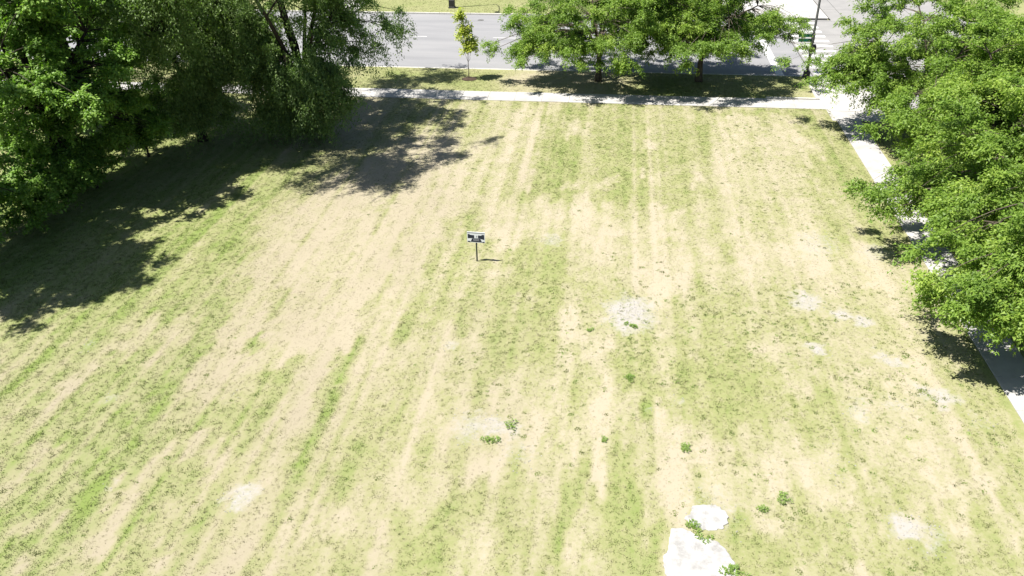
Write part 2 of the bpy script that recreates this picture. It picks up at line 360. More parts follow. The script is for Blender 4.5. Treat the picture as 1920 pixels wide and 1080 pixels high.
# ------------------------------------------------------------------ the lawn's own patchwork (ground coordinates, metres)
# (x1, y1, x2, y2, half width, greenness, weight): mown strips, dry strips, patches
STROKES = [
    (-19.31, 24.12, -15.22, 12.82, 4.45, 0.60, 0.90),
    (-13.32, 22.00, -11.03, 13.29, 2.48, 0.50, 0.80),
    (-9.25, 22.43, -7.72, 13.66, 2.06, 0.38, 0.80),
    (-10.95, 42.13, -11.49, 24.20, 4.04, 0.13, 0.95),
    (-5.67, 49.62, -4.53, 34.75, 1.62, 0.15, 0.90),
    (-4.60, 29.70, -4.32, 21.15, 1.73, 0.25, 0.70),
    (-1.88, 48.97, -2.34, 36.72, 2.83, 0.62, 0.90),
    (4.53, 51.48, 2.43, 37.17, 3.91, 0.50, 0.85),
    (9.35, 49.93, 7.57, 33.27, 2.80, 0.22, 0.85),
    (13.40, 49.35, 12.08, 33.72, 1.52, 0.60, 0.90),
    (-4.07, 35.37, 2.68, 36.60, 1.97, 0.15, 0.80),
    (1.59, 32.68, 11.04, 31.26, 2.58, 0.17, 0.90),
    (2.94, 36.62, 12.14, 38.10, 1.58, 0.30, 0.60),
    (1.52, 26.27, 11.70, 27.32, 2.68, 0.36, 0.80),
    (3.89, 22.90, 7.94, 22.46, 2.02, 0.54, 0.90),
    (0.60, 20.07, 6.41, 19.71, 1.70, 0.20, 0.85),
    (10.00, 24.45, 10.66, 18.18, 1.71, 0.25, 0.80),
    (13.15, 24.18, 11.95, 17.71, 0.92, 0.55, 0.85),
    (5.14, 16.57, 10.79, 16.45, 1.33, 0.55, 0.85),
    (-2.52, 25.13, -3.70, 28.06, 1.38, 0.52, 0.80),
    (-2.90, 31.26, -3.11, 27.71, 1.02, 0.52, 0.80),
    (-6.94, 35.09, -6.89, 34.81, 0.91, 0.50, 0.80),
    (-18.46, 36.45, -22.83, 23.94, 0.96, 0.75, 0.80),
    (-25.13, 45.09, -26.39, 29.93, 4.25, 0.55, 0.80),
    (-16.77, 46.74, -20.14, 41.30, 3.19, 0.35, 0.80),
    (-21.99, 41.13, -25.58, 27.60, 2.26, 0.85, 0.85),
    (-16.08, 42.46, -18.07, 39.23, 1.66, 0.75, 0.85),
    (-13.09, 48.49, -14.84, 42.57, 1.46, 0.60, 0.80),
    (-30.27, 49.61, -30.68, 43.70, 3.43, 0.75, 0.85),
    (-22.16, 46.27, -24.59, 38.63, 2.35, 0.80, 0.80),
    (-28.17, 38.30, -28.79, 31.84, 2.77, 0.80, 0.80),
    (-15.64, 27.06, -15.21, 22.95, 0.48, 0.75, 0.80),
    (-15.21, 22.95, -15.31, 19.56, 0.57, 0.75, 0.80),
    (-17.26, 23.60, -17.36, 21.10, 0.30, 0.68, 0.80),
    (-17.36, 21.10, -16.93, 16.24, 0.44, 0.70, 0.80),
    (-16.93, 16.24, -16.78, 14.14, 0.36, 0.78, 0.80),
    (-11.49, 22.51, -11.38, 19.04, 0.51, 0.75, 0.80),
    (-13.12, 19.38, -13.68, 17.53, 0.39, 0.72, 0.80),
    (-14.87, 17.40, -15.36, 15.42, 0.37, 0.75, 0.80),
    (-15.06, 15.34, -15.19, 13.36, 0.42, 0.78, 0.80),
    (-13.05, 15.99, -13.25, 14.53, 0.35, 0.80, 0.80),
    (-13.21, 14.73, -13.32, 13.12, 0.37, 0.80, 0.80),
    (-11.31, 15.34, -11.34, 13.61, 0.38, 0.80, 0.80),
    (-11.23, 16.63, -11.35, 15.96, 0.32, 0.75, 0.80),
    (-9.49, 22.88, -9.58, 21.32, 0.38, 0.75, 0.80),
    (-9.62, 18.97, -9.36, 17.29, 0.38, 0.70, 0.80),
    (-13.44, 24.00, -13.14, 23.16, 0.30, 0.90, 0.80),
    (-20.67, 22.72, -20.35, 20.33, 0.34, 0.70, 0.80),
    (-18.60, 17.49, -18.48, 16.53, 0.47, 0.75, 0.80),
    (-21.93, 23.12, -21.81, 22.78, 0.77, 0.70, 0.80),
    (-17.90, 24.83, -17.91, 23.01, 0.47, 0.12, 0.80),
    (-16.40, 24.98, -16.43, 23.69, 0.68, 0.20, 0.80),
    (-18.49, 21.62, -18.45, 20.38, 0.43, 0.18, 0.80),
    (-13.86, 25.82, -14.41, 24.26, 0.48, 0.15, 0.80),
    (-14.53, 22.85, -14.31, 20.67, 0.19, 0.20, 0.80),
    (-12.88, 18.11, -12.75, 16.92, 0.25, 0.10, 0.80),
    (-11.78, 17.86, -11.92, 17.01, 0.29, 0.12, 0.80),
    (-13.80, 16.92, -13.99, 14.94, 0.24, 0.08, 0.80),
    (-13.74, 14.67, -13.61, 13.36, 0.26, 0.08, 0.80),
    (-14.53, 16.33, -14.53, 16.11, 0.16, 0.05, 0.80),
    (-15.73, 15.06, -16.26, 14.10, 0.31, 0.25, 0.80),
    (-17.36, 16.89, -17.37, 15.96, 0.29, 0.25, 0.80),
    (-17.25, 18.14, -17.56, 17.60, 0.39, 0.30, 0.80),
    (-12.38, 15.02, -12.56, 13.84, 0.26, 0.25, 0.80),
    (-11.64, 14.04, -11.69, 13.85, 0.26, 0.15, 0.80),
    (-8.31, 16.73, -8.99, 14.61, 0.62, 0.15, 0.80),
    (-7.35, 15.78, -7.38, 15.38, 0.39, 0.12, 0.80),
    (-15.54, 13.05, -15.54, 12.83, 0.29, 0.05, 0.80),
    (-11.52, 26.86, -12.08, 23.79, 0.58, 0.10, 0.80),
    (-9.98, 27.01, -10.64, 23.60, 0.63, 0.08, 0.80),
    (-8.35, 26.78, -8.72, 24.85, 0.48, 0.10, 0.80),
    (-8.07, 24.38, -8.18, 24.02, 0.46, 0.10, 0.80),
    (-6.58, 24.71, -6.21, 21.24, 0.53, 0.10, 0.80),
    (-6.32, 20.11, -6.40, 17.61, 0.51, 0.15, 0.80),
    (-4.95, 20.53, -4.85, 20.00, 0.53, 0.10, 0.80),
    (-2.24, 19.76, -2.99, 18.22, 0.64, 0.08, 0.80),
    (-3.58, 18.51, -3.63, 18.26, 0.38, 0.06, 0.80),
    (-5.16, 16.97, -5.25, 16.64, 0.40, 0.08, 0.80),
    (-6.71, 16.91, -6.75, 14.86, 0.54, 0.10, 0.80),
    (-8.37, 15.27, -8.69, 14.65, 0.45, 0.10, 0.80),
    (-0.55, 16.13, -0.38, 14.66, 0.22, 0.20, 0.80),
    (-3.22, 15.54, -3.19, 15.35, 0.34, 0.20, 0.80),
    (-6.16, 15.81, -6.11, 15.62, 0.31, 0.12, 0.80),
    (-9.39, 23.90, -9.49, 21.33, 0.34, 0.80, 0.80),
    (-13.40, 27.29, -13.17, 25.50, 0.33, 0.60, 0.80),
    (-11.16, 22.71, -11.41, 20.26, 0.52, 0.75, 0.80),
    (-7.58, 17.60, -7.72, 16.69, 0.29, 0.72, 0.80),
    (-9.44, 20.61, -9.53, 19.24, 0.36, 0.68, 0.80),
    (-7.40, 26.48, -7.67, 25.32, 0.32, 0.62, 0.80),
    (-5.61, 27.46, -5.53, 25.18, 0.27, 0.70, 0.80),
    (-3.44, 25.94, -3.23, 24.20, 0.92, 0.70, 0.80),
    (-4.33, 22.95, -4.12, 21.61, 0.33, 0.70, 0.80),
    (-0.46, 17.27, -0.45, 17.06, 0.47, 0.84, 0.80),
    (-0.92, 16.09, -1.03, 14.59, 0.22, 0.90, 0.80),
    (-4.60, 15.88, -4.47, 14.20, 0.41, 0.75, 0.80),
    (-3.20, 16.86, -2.31, 16.14, 1.01, 0.60, 0.80),
    (-5.83, 16.05, -5.58, 15.38, 0.19, 0.65, 0.80),
    (-7.26, 19.22, -7.49, 18.44, 0.30, 0.60, 0.80),
    (-1.39, 18.98, -1.37, 18.75, 0.38, 0.60, 0.80),
    (-5.70, 19.01, -5.65, 18.77, 0.26, 0.55, 0.80),
    (-1.31, 21.20, -1.49, 20.10, 0.27, 0.70, 0.80),
    (4.23, 22.64, 5.97, 22.25, 1.51, 0.56, 0.80),
    (1.94, 22.40, 2.02, 22.19, 0.51, 0.75, 0.80),
    (-0.32, 17.72, -0.30, 17.29, 0.56, 0.80, 0.80),
    (0.88, 16.69, 1.57, 16.37, 0.69, 0.66, 0.80),
    (0.87, 18.64, 0.87, 18.41, 0.37, 0.62, 0.80),
    (-1.03, 15.50, -0.96, 14.60, 0.26, 0.90, 0.80),
    (4.20, 17.36, 4.17, 17.15, 0.27, 0.75, 0.80),
    (5.66, 16.62, 6.69, 15.99, 0.81, 0.66, 0.80),
    (5.19, 25.59, 5.15, 25.24, 0.25, 0.60, 0.80),
    (7.54, 19.37, 7.88, 18.08, 0.48, 0.45, 0.80),
    (3.52, 19.40, 2.22, 17.89, 1.06, 0.10, 0.80),
    (4.91, 17.03, 4.88, 16.83, 0.50, 0.06, 0.80),
    (0.58, 21.40, 2.48, 20.27, 0.71, 0.15, 0.80),
    (-1.17, 26.36, 0.13, 24.38, 0.61, 0.15, 0.80),
    (0.20, 19.04, 0.35, 16.63, 0.09, 0.03, 0.80),
    (-0.91, 20.69, -0.72, 18.94, 0.17, 0.15, 0.80),
    (6.12, 19.92, 7.05, 18.86, 0.74, 0.20, 0.80),
    (7.26, 15.74, 7.24, 15.65, 0.36, 0.06, 0.80),
    (6.35, 24.87, 7.27, 24.17, 0.72, 0.20, 0.80),
    (12.85, 21.83, 12.85, 20.22, 0.52, 0.60, 0.80),
    (10.33, 19.11, 10.28, 18.92, 0.33, 0.60, 0.80),
    (8.94, 18.34, 9.06, 18.35, 0.42, 0.55, 0.80),
    (9.60, 16.32, 10.77, 16.45, 0.74, 0.60, 0.80),
    (5.85, 16.28, 5.82, 16.13, 0.60, 0.62, 0.80),
    (7.74, 19.95, 7.69, 19.75, 0.31, 0.55, 0.80),
    (12.68, 23.96, 12.60, 23.71, 0.34, 0.55, 0.80),
    (11.34, 24.31, 11.26, 24.05, 0.50, 0.12, 0.80),
    (9.81, 20.87, 9.76, 20.67, 0.56, 0.13, 0.80),
    (11.80, 20.69, 11.79, 19.72, 0.37, 0.12, 0.80),
    (9.18, 17.04, 9.30, 17.06, 0.46, 0.06, 0.80),
    (4.98, 18.16, 4.95, 17.99, 0.52, 0.10, 0.80),
    (9.90, 18.27, 11.78, 18.48, 0.38, 0.18, 0.80),
    (12.05, 18.09, 11.98, 17.91, 0.28, 0.12, 0.80),
    (-11.16, 41.25, -11.15, 32.37, 0.20, 0.58, 0.80),
    (-9.44, 41.13, -9.39, 34.16, 0.20, 0.52, 0.80),
    (-9.39, 34.16, -9.53, 30.84, 0.21, 0.52, 0.80),
    (-7.24, 33.54, -7.73, 30.48, 0.32, 0.55, 0.80),
    (-7.12, 35.01, -7.04, 34.59, 0.43, 0.62, 0.80),
    (-13.57, 27.56, -13.23, 25.78, 0.37, 0.62, 0.80),
    (-15.24, 28.87, -15.45, 25.70, 0.25, 0.65, 0.80),
    (-11.53, 30.46, -11.47, 30.11, 0.22, 0.55, 0.80),
    (-11.26, 28.43, -11.44, 26.11, 0.25, 0.40, 0.80),
    (-9.32, 28.63, -9.48, 26.46, 0.25, 0.50, 0.80),
    (-7.45, 29.15, -7.50, 26.37, 0.21, 0.50, 0.80),
    (-18.28, 32.88, -16.92, 30.66, 0.93, 0.74, 0.80),
    (-16.28, 37.86, -16.11, 37.38, 0.63, 0.60, 0.80),
    (-7.46, 42.73, -7.50, 38.93, 0.22, 0.50, 0.80),
    (-3.40, 30.39, -3.43, 28.43, 0.46, 0.60, 0.80),
    (-13.82, 41.01, -13.50, 38.37, 0.08, 0.50, 0.80),
    (-3.34, 45.10, -3.62, 39.68, 1.25, 0.66, 0.80),
    (-0.46, 49.89, -0.19, 44.35, 0.74, 0.58, 0.80),
    (0.75, 38.69, 1.43, 37.95, 0.91, 0.66, 0.80),
    (2.87, 37.83, 3.10, 37.85, 0.68, 0.66, 0.80),
    (4.87, 48.38, 3.96, 43.73, 1.18, 0.60, 0.80),
    (5.74, 49.23, 5.30, 45.18, 0.40, 0.62, 0.80),
    (-3.04, 31.33, -2.69, 28.72, 0.67, 0.58, 0.80),
    (11.93, 42.88, 12.16, 38.20, 0.98, 0.60, 0.80),
    (5.72, 33.43, 5.79, 32.20, 0.40, 0.50, 0.80),
    (2.43, 33.97, 3.14, 33.82, 0.31, 0.50, 0.80),
    (-1.08, 51.43, 12.52, 52.03, 0.43, 0.58, 0.80),
    (-4.91, 50.35, -4.42, 39.32, 0.39, 0.10, 0.80),
    (-2.22, 48.54, -2.14, 47.02, 0.75, 0.12, 0.80),
    (2.24, 45.25, 2.23, 44.57, 0.45, 0.12, 0.80),
    (-0.11, 41.03, -0.10, 40.73, 0.42, 0.18, 0.80),
    (-2.08, 39.68, -2.06, 39.40, 0.41, 0.18, 0.80),
    (4.86, 40.90, 4.84, 40.61, 0.47, 0.10, 0.80),
    (6.25, 44.59, 6.14, 40.87, 0.43, 0.16, 0.80),
    (9.88, 47.33, 10.94, 46.02, 1.31, 0.13, 0.80),
    (10.87, 41.60, 10.76, 41.01, 0.47, 0.20, 0.80),
    (-0.07, 34.62, -0.05, 34.17, 0.69, 0.03, 0.80),
    (1.94, 30.28, 2.70, 30.35, 1.19, 0.02, 0.80),
    (-2.77, 36.53, -2.73, 36.03, 1.11, 0.08, 0.80),
    (-4.83, 33.48, -4.78, 33.04, 0.78, 0.06, 0.80),
    (6.81, 32.70, 9.19, 32.54, 0.99, 0.10, 0.80),
    (0.48, 41.84, 0.43, 40.63, 0.06, 0.00, 0.80),
    (1.72, 42.26, 1.70, 40.75, 0.06, 0.00, 0.80),
    (3.29, 32.77, 3.27, 30.41, 0.20, 0.06, 0.80),
]
# (x, y, radius, strength): bare gravelly spots
BARE = [
    (1.11, 27.55, 0.99, 0.90),
    (0.90, 26.95, 0.63, 1.00),
    (1.43, 27.97, 0.56, 1.00),
    (8.23, 29.07, 0.65, 0.80),
    (9.41, 28.20, 0.34, 0.90),
    (10.15, 27.90, 0.34, 0.90),
    (8.12, 25.72, 0.34, 0.90),
    (10.36, 25.52, 0.39, 0.70),
    (10.79, 25.24, 0.31, 0.80),
    (11.78, 23.30, 0.44, 0.80),
    (-3.26, 20.17, 0.53, 0.70),
    (-3.86, 20.24, 0.39, 0.70),
    (-4.05, 20.09, 0.71, 0.50),
    (-10.49, 16.17, 0.48, 0.80),
    (8.78, 17.26, 0.45, 0.95),
    (9.44, 17.04, 0.60, 0.50),
    (-5.67, 24.63, 0.32, 0.60),
    (-2.47, 33.31, 0.55, 0.55),
    (9.62, 34.23, 1.10, 0.45),
    (12.02, 33.46, 0.72, 0.50),
    (8.76, 22.27, 0.54, 0.50),
    (2.71, 22.19, 0.22, 0.70),
    (-2.56, 20.25, 0.25, 0.70),
    (12.32, 33.74, 0.43, 0.60),
    (1.86, 21.53, 0.18, 0.50),
    (-2.43, 19.12, 0.68, 0.35),
    (11.18, 23.52, 0.37, 0.60),
    (10.08, 22.69, 0.54, 0.40),
    (12.62, 22.14, 0.53, 0.30),
    (-16.96, 20.24, 0.30, 0.40),
    (-19.44, 23.02, 0.41, 0.30),
    (-12.62, 20.85, 0.26, 0.30),
    (-14.58, 16.27, 0.26, 0.30),
    (7.35, 19.58, 0.66, 0.25),
    (3.59, 17.40, 0.94, 0.35),
]
# (x1, y1, x2, y2, half width, density): where coarse weeds stand
WEED_REGIONS = [
    (1.11, 27.74, 10.48, 27.19, 3.47, 1.00),
    (2.32, 25.63, 10.93, 24.55, 3.24, 0.90),
    (-1.07, 28.33, 0.03, 21.62, 1.79, 0.80),
    (-3.17, 23.71, -1.33, 20.38, 2.04, 0.70),
    (0.58, 21.12, 6.25, 18.77, 2.80, 0.55),
    (6.67, 21.24, 10.29, 17.93, 2.71, 0.50),
    (-4.89, 48.71, 10.21, 41.83, 4.64, 0.25),
    (8.15, 47.99, 8.94, 34.43, 2.80, 0.45),
    (-5.58, 31.48, -2.32, 23.16, 1.71, 0.45),
    (-15.85, 21.73, -15.25, 14.31, 4.28, 0.15),
    (2.96, 17.12, 10.07, 16.37, 1.88, 0.35),
    (10.48, 27.19, 11.99, 20.32, 1.84, 0.60),
]

def seg_dist(x, y, x1, y1, x2, y2):
    dx, dy = x2 - x1, y2 - y1
    l2 = dx * dx + dy * dy + 1e-9
    t = np.clip(((x - x1) * dx + (y - y1) * dy) / l2, 0, 1)
    return np.hypot(x - x1 - t * dx, y - y1 - t * dy)

def lawn_maps(x, y):
    """greenness, bareness and warmth of the lot at ground points"""
    wx = x + (fbm(x * 0.8, y * 0.5, 21) - 0.5) * 0.6 + (fbm(x * 2.2, y * 2.2, 71, 3) - 0.5) * 0.45
    wy = y + (fbm(x * 2.6, y * 0.10, 44, 3) - 0.5) * 4.0
    g = 0.45 + (fbm(x * 0.5, y * 0.22, 3) - 0.5) * 0.4
    for x1, y1, x2, y2, hw, gv, al in STROKES:
        mx = (wx > min(x1, x2) - 1.6 * hw) & (wx < max(x1, x2) + 1.6 * hw) & (wy > min(y1, y2) - 1.6 * hw) & (wy < max(y1, y2) + 1.6 * hw)
        if not mx.any(): continue
        d = seg_dist(wx[mx], wy[mx], x1, y1, x2, y2) / hw
        w = np.clip((1.5 - d) / 0.9, 0, 1); w = w * w * (3 - 2 * w) * al
        g[mx] = g[mx] * (1 - w) + gv * w
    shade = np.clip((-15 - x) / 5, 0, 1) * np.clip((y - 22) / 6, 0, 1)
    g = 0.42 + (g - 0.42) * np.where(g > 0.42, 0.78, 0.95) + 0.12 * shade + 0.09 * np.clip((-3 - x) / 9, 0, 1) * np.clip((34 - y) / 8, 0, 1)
    # long straight mower lines along the lot
    xs = x + 0.15 * (fbm(x * 0.2, y * 0.15, 90) - 0.5)
    g = g + 0.34 * (vnoise(xs * 3.3, y * 0.03, 50) - 0.5) * np.clip(1.0 - (x + 2) * 0.05, 0.55, 1) + 0.22 * (vnoise(xs * 1.5, y * 0.05, 77) - 0.5) + 0.24 * (vnoise(xs * 6.8, y * 0.06, 31) - 0.5)
    g = g + (fbm(x * 2.2, y * 1.6, 9) - 0.5) * 0.42 + (fbm(x * 7, y * 7, 19, 2) - 0.5) * 0.22
    b = np.zeros_like(x)
    bx = x + (fbm(x * 2.5, y * 2.5, 61) - 0.5) * 0.9
    by = y + (fbm(x * 2.5, y * 2.5, 67) - 0.5) * 1.1
    for cx, cy, r_, s in BARE:
        d = np.hypot((bx - cx), (by - cy) * 0.8) / r_
        b = np.maximum(b, min(1.0, s + 0.12) * np.clip(1.6 - d, 0, 1))
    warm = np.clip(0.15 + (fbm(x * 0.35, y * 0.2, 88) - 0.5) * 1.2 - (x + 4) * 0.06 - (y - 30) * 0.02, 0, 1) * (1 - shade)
    return np.clip(g, 0, 1), b, warm

def verge_maps(x, y):
    g = 0.62 + (fbm(x * 0.35, y * 0.4, 5) - 0.5) * 0.7
    g = g - 0.4 * np.clip((x + 9) / 3, 0, 1) * np.clip((2 - x) / 3, 0, 1) * (y < 62)
    g = np.where(y > 70, 0.62 + (fbm(x * 0.5, y * 0.5, 6) - 0.5) * 0.3, g)
    return np.clip(g, 0, 1), np.zeros_like(x), np.full_like(x, 0.15)

# ------------------------------------------------------------------ setting
KERB_N, KERB_F = 59.9, 77.2         # main road edges
SW0, SW1 = 52.72, 54.55             # sidewalk
PX0, PX1 = 13.95, 15.40             # side path
CS0, CS1 = 19.0, 30.5              # side street edges
RZ = -0.13

tag(MB().poly([(-900, -200, -0.4), (900, -200, -0.4), (900, 1500, -0.4), (-900, 1500, -0.4)], [(0, 1, 2, 3)]).build('ground', M['earth']), kind='structure')
tag(MB().poly([(-400, KERB_N, RZ), (14.3, KERB_N, RZ), (14.3, KERB_F, RZ), (-400, KERB_F, RZ)], [(0, 1, 2, 3)]).build('road', M['asphalt']), kind='structure')
side = MB()
side.poly([(CS0, -60, RZ), (CS1, -60, RZ), (CS1, 400, RZ), (CS0, 400, RZ)], [(0, 1, 2, 3)])
side.poly([(14.3, KERB_N, RZ), (CS0, KERB_N, RZ), (CS0, KERB_F, RZ), (14.3, KERB_F, RZ)], [(0, 1, 2, 3)])
side.poly([(CS1, KERB_N, RZ), (300, KERB_N, RZ), (300, KERB_F, RZ), (CS1, KERB_F, RZ)], [(0, 1, 2, 3)])
side_o = tag(side.build('side_street', M['street']), kind='structure')
# tarred joints of the concrete street
for i in range(9):
    y = 58.3 + i * 4.6
    MB().box(14.45 if KERB_N < y < KERB_F else CS0 + .1, CS1 - .1, y - 0.02, y + 0.02, RZ + 0.001, RZ + 0.005).build('tar_joint', M['tar'], side_o)
for x in (20.3, 23.4, 26.5):
    MB().box(x - 0.02, x + 0.02, 20, 110, RZ + 0.002, RZ + 0.007).build('tar_joint', M['tar'], side_o)

def grid_sheet(name, x0, x1, y0, y1, step, maps, z=0.0, relief=0.02):
    nx = int((x1 - x0) / step) + 1; ny = int((y1 - y0) / step) + 1
    gx, gy = np.meshgrid(np.linspace(x0, x1, nx), np.linspace(y0, y1, ny))
    x = gx.ravel(); y = gy.ravel()
    g, b, w = maps(x, y)
    edge = np.clip(np.minimum(np.minimum(x - x0, x1 - x), np.minimum(y - y0, y1 - y)) / 0.5, 0, 1)
    zz = z + ((fbm(x * 0.4, y * 0.4, 12) - 0.5) * 0.12 + (fbm(x * 2, y * 2, 14) - 0.5) * relief) * edge
    i = (np.arange(ny - 1)[:, None] * nx + np.arange(nx - 1)[None, :]).ravel()
    q = np.stack([i, i + 1, i + nx + 1, i + nx], 1)
    me = np_mesh(name, np.stack([x, y, zz], 1), q, smooth=True, attrs={'green': ('POINT', g), 'bare': ('POINT', b), 'warm': ('POINT', w)})
    o = link(name, me, M['lawn'])
    return tag(o, kind='structure')

lawn = grid_sheet('lawn', -52, PX0, 3.0, SW0, 0.22, lawn_maps)
grid_sheet('verge', -120, 13.5, SW1, KERB_N - 0.16, 0.35, verge_maps)
grid_sheet('side_verge', PX1, CS0 - 0.16, -10, 51.9, 0.35, verge_maps)
grid_sheet('far_verge', -24.6, 8.4, KERB_F + 0.16, 125, 0.6, verge_maps)
grid_sheet('far_verge', -140, -29.4, KERB_F + 0.16, 125, 0.8, verge_maps)
grid_sheet('far_side_lawn', CS1 + 0.16, 120, KERB_F + 0.2, 150, 0.9, verge_maps)
grid_sheet('far_side_lawn', CS1 + 0.16, 90, 0, KERB_N - 0.2, 0.9, verge_maps)
grid_sheet('lot_beyond', -120, -52, 3.0, SW0, 1.0, verge_maps)

# kerbs: one stone after another
def kerb_run(name, p0, p1, n, w=0.15, top=0.015):
    root = empty(name, (p0[0], p0[1], 0)); tag(root, kind='structure')
    dx, dy = p1[0] - p0[0], p1[1] - p0[1]
    ln = math.hypot(dx, dy); a = math.atan2(dy, dx); root.rotation_euler.z = a
    st = ln / n
    me = MB().box(0.006, st - 0.006, -w / 2, w / 2, -0.3, top, 0.02).mesh('kerb_stone', M['kerb'])
    for i in range(n):
        k = link('kerb_stone', me, None, root, (i * st, 0, random.uniform(-.004, .004)))
    return root
kerb_run('kerb', (-70, KERB_N - 0.08), (13.4, KERB_N - 0.08), 28)
kerb_run('kerb', (-70, KERB_F + 0.08), (13.0, KERB_F + 0.08), 28)
kerb_run('kerb', (CS0 - 0.08, 5), (CS0 - 0.08, 55.5), 17)
kerb_run('kerb', (CS1 + 0.08, 5), (CS1 + 0.08, 59.7), 18)
kerb_run('kerb', (10.2, SW1 + 0.09), (13.45, SW1 + 0.09), 2, top=0.11)
kerb_run('kerb', (13.55, SW1 + 0.02), (13.55, SW1 + 2.9), 2, top=0.13)

# sidewalks, slab by slab
def slab_run(name, x0, x1, y0, y1, nx, ny, z=0.03):
    root = empty(name, (x0, y0, 0)); tag(root, kind='structure')
    sx = (x1 - x0) / nx; sy = (y1 - y0) / ny
    me = MB().box(0.006, sx - 0.006, 0.006, sy - 0.006, -0.12, 0, 0.008).mesh('slab', M['concrete'])
    for i in range(nx):
        for j in range(ny):
            k = link('slab', me, None, root, (i * sx, j * sy, z + random.uniform(-.006, .006)))
            k.rotation_euler = (random.uniform(-.003, .003), random.uniform(-.003, .003), 0)
    return root
slab_run('sidewalk', -62, PX0 - 0.25, SW0, SW1, 41, 1)
slab_run('side_path', PX0, PX1, 8, 50.6, 1, 23)
slab_run('corner_pad', PX0 - 0.25, CS0 - 0.2, 50.62, 59.7, 2, 5, 0.025)
slab_run('corner_pad', 8.5, CS0 - 0.2, KERB_F + 0.17, 88, 4, 5, 0.022)
slab_run('driveway', -29.2, -24.8, KERB_F + 0.1, 95, 2, 7, 0.02)

# paint on the road
def paint(name, label, cat, x0, x1, y0, y1, group=None, skew=0.0):
    mb = MB()
    n = max(2, int(max(x1 - x0, y1 - y0) / 0.5))
    z = RZ + 0.004
    mb.box(x0, x1, y0, y1, RZ + 0.0015, z)
    o = mb.build(name, M['paint'])
    return tag(o, label, cat, group)
for i in range(-2, 4):
    x = -18.12 + i * 7.72
    if x > 10: continue
    lab = {0: 'white lane dash on the road, left of the yellow sapling', 1: 'white lane dash on the road, right of the yellow sapling'}.get(i)
    if lab is None:
        lab = {-2: 'white lane dash glimpsed through the drooping tree, far left one', -1: 'white lane dash glimpsed behind the drooping tree', 2: 'white lane dash behind the left street tree', 3: 'white lane dash between the stop line and the right street tree'}[i]
    paint('lane_dash', lab, 'road marking', x, x + 1.98, 69.15, 69.27, 'white lane dashes' )
paint('stop_line', 'broad white stop line across the road before the crosswalk', 'road marking', 11.75, 12.32, KERB_N + 0.35, 70.2)
cw = empty('crosswalk', (14.4, KERB_N, RZ))
tag(cw, 'crosswalk of broad white bars beside the corner pole', 'crosswalk')
for i in range(11):
    y0 = 0.9 + i * 1.5
    MB().box(0.12, 3.0, y0, y0 + 0.62, 0.0015, 0.0042).build('bar', M['paint'], cw)
MB().box(-0.12, -0.02, 0.1, 17.2, 0.001, 0.0046).build('edge_joint', M['tar'], cw)

def relief(x, y): return (fbm(x * 0.4, y * 0.4, 12) - 0.5) * 0.12 + (fbm(x * 2, y * 2, 14) - 0.5) * 0.02

for x, y, r_, lab in ((-12.06, 69.3, .34, 'dark round manhole cover on the road, right of the sapling crown'), (-12.4, 75.2, .30, 'dark manhole cover near the far kerb, behind the sapling top')):
    mh = MB().lathe([(r_, -0.02), (r_, 0.004), (r_ * .9, 0.009), (r_ * .3, 0.01)], 20)
    tag(mh.build('manhole_cover', M['tar'], None, loc=(x, y, RZ)), lab, 'manhole cover', 'manhole covers on the road')

# exposed pads of old concrete in the lawn
def pad(name, label, pts, group=None):
    pts = [Vector((*p, 0)) for p in pts]
    c = sum(pts, Vector()) / len(pts)
    rnd = random.Random(len(pts))
    ring = []
    for i, p in enumerate(pts):
        q = pts[(i + 1) % len(pts)]
        for k in range(4):
            t = p.lerp(q, k / 4)
            ring.append(t + (t - c).normalized() * rnd.uniform(-0.03, 0.05))
    n = len(ring)
    v, f = [], []
    z0 = float(np.max(relief(np.array([p.x for p in ring]), np.array([p.y for p in ring]))))
    for s, z in ((1.0, -0.15), (1.0, z0 + 0.004), (0.97, z0 + 0.014), (0.5, z0 + 0.018)):
        v += [tuple(c + (p - c) * s + Vector((0, 0, z + rnd.uniform(-.004, .004)))) for p in ring]
    for k in range(3):
        for i in range(n):
            j = (i + 1) % n
            f.append((k * n + i, k * n + j, (k + 1) * n + j, (k + 1) * n + i))
    v.append((c.x, c.y, z0 + 0.018))
    for i in range(n): f.append((3 * n + i, 3 * n + (i + 1) % n, 4 * n))
    o = MB().poly(v, f).build(name, M['slab'])
    return tag(o, label, 'concrete pad', group)
PAD_A = [(2.70, 16.86), (2.84, 17.02), (2.97, 17.33), (3.36, 17.44), (3.67, 17.43), (3.91, 17.19), (3.93, 16.87), (3.74, 16.61), (3.51, 16.46), (3.18, 16.47), (2.93, 16.60), (2.78, 16.74)]
PAD_B = [(2.29, 16.41), (2.59, 16.46), (2.91, 16.32), (3.12, 16.15), (3.41, 16.11), (3.64, 15.98), (3.84, 15.67), (3.95, 15.32), (3.99, 14.8), (3.8, 14.2), (2.2, 14.2), (2.1, 14.59), (2.06, 15.11), (2.04, 15.38), (2.17, 15.67), (2.24, 16.05)]
pad('concrete_pad', 'smaller whitish concrete patch in the lawn, behind the larger one', PAD_A, 'bare concrete patches in the lawn')
pad('concrete_pad', 'larger white concrete patch at the bottom edge of the lawn', PAD_B, 'bare concrete patches in the lawn')

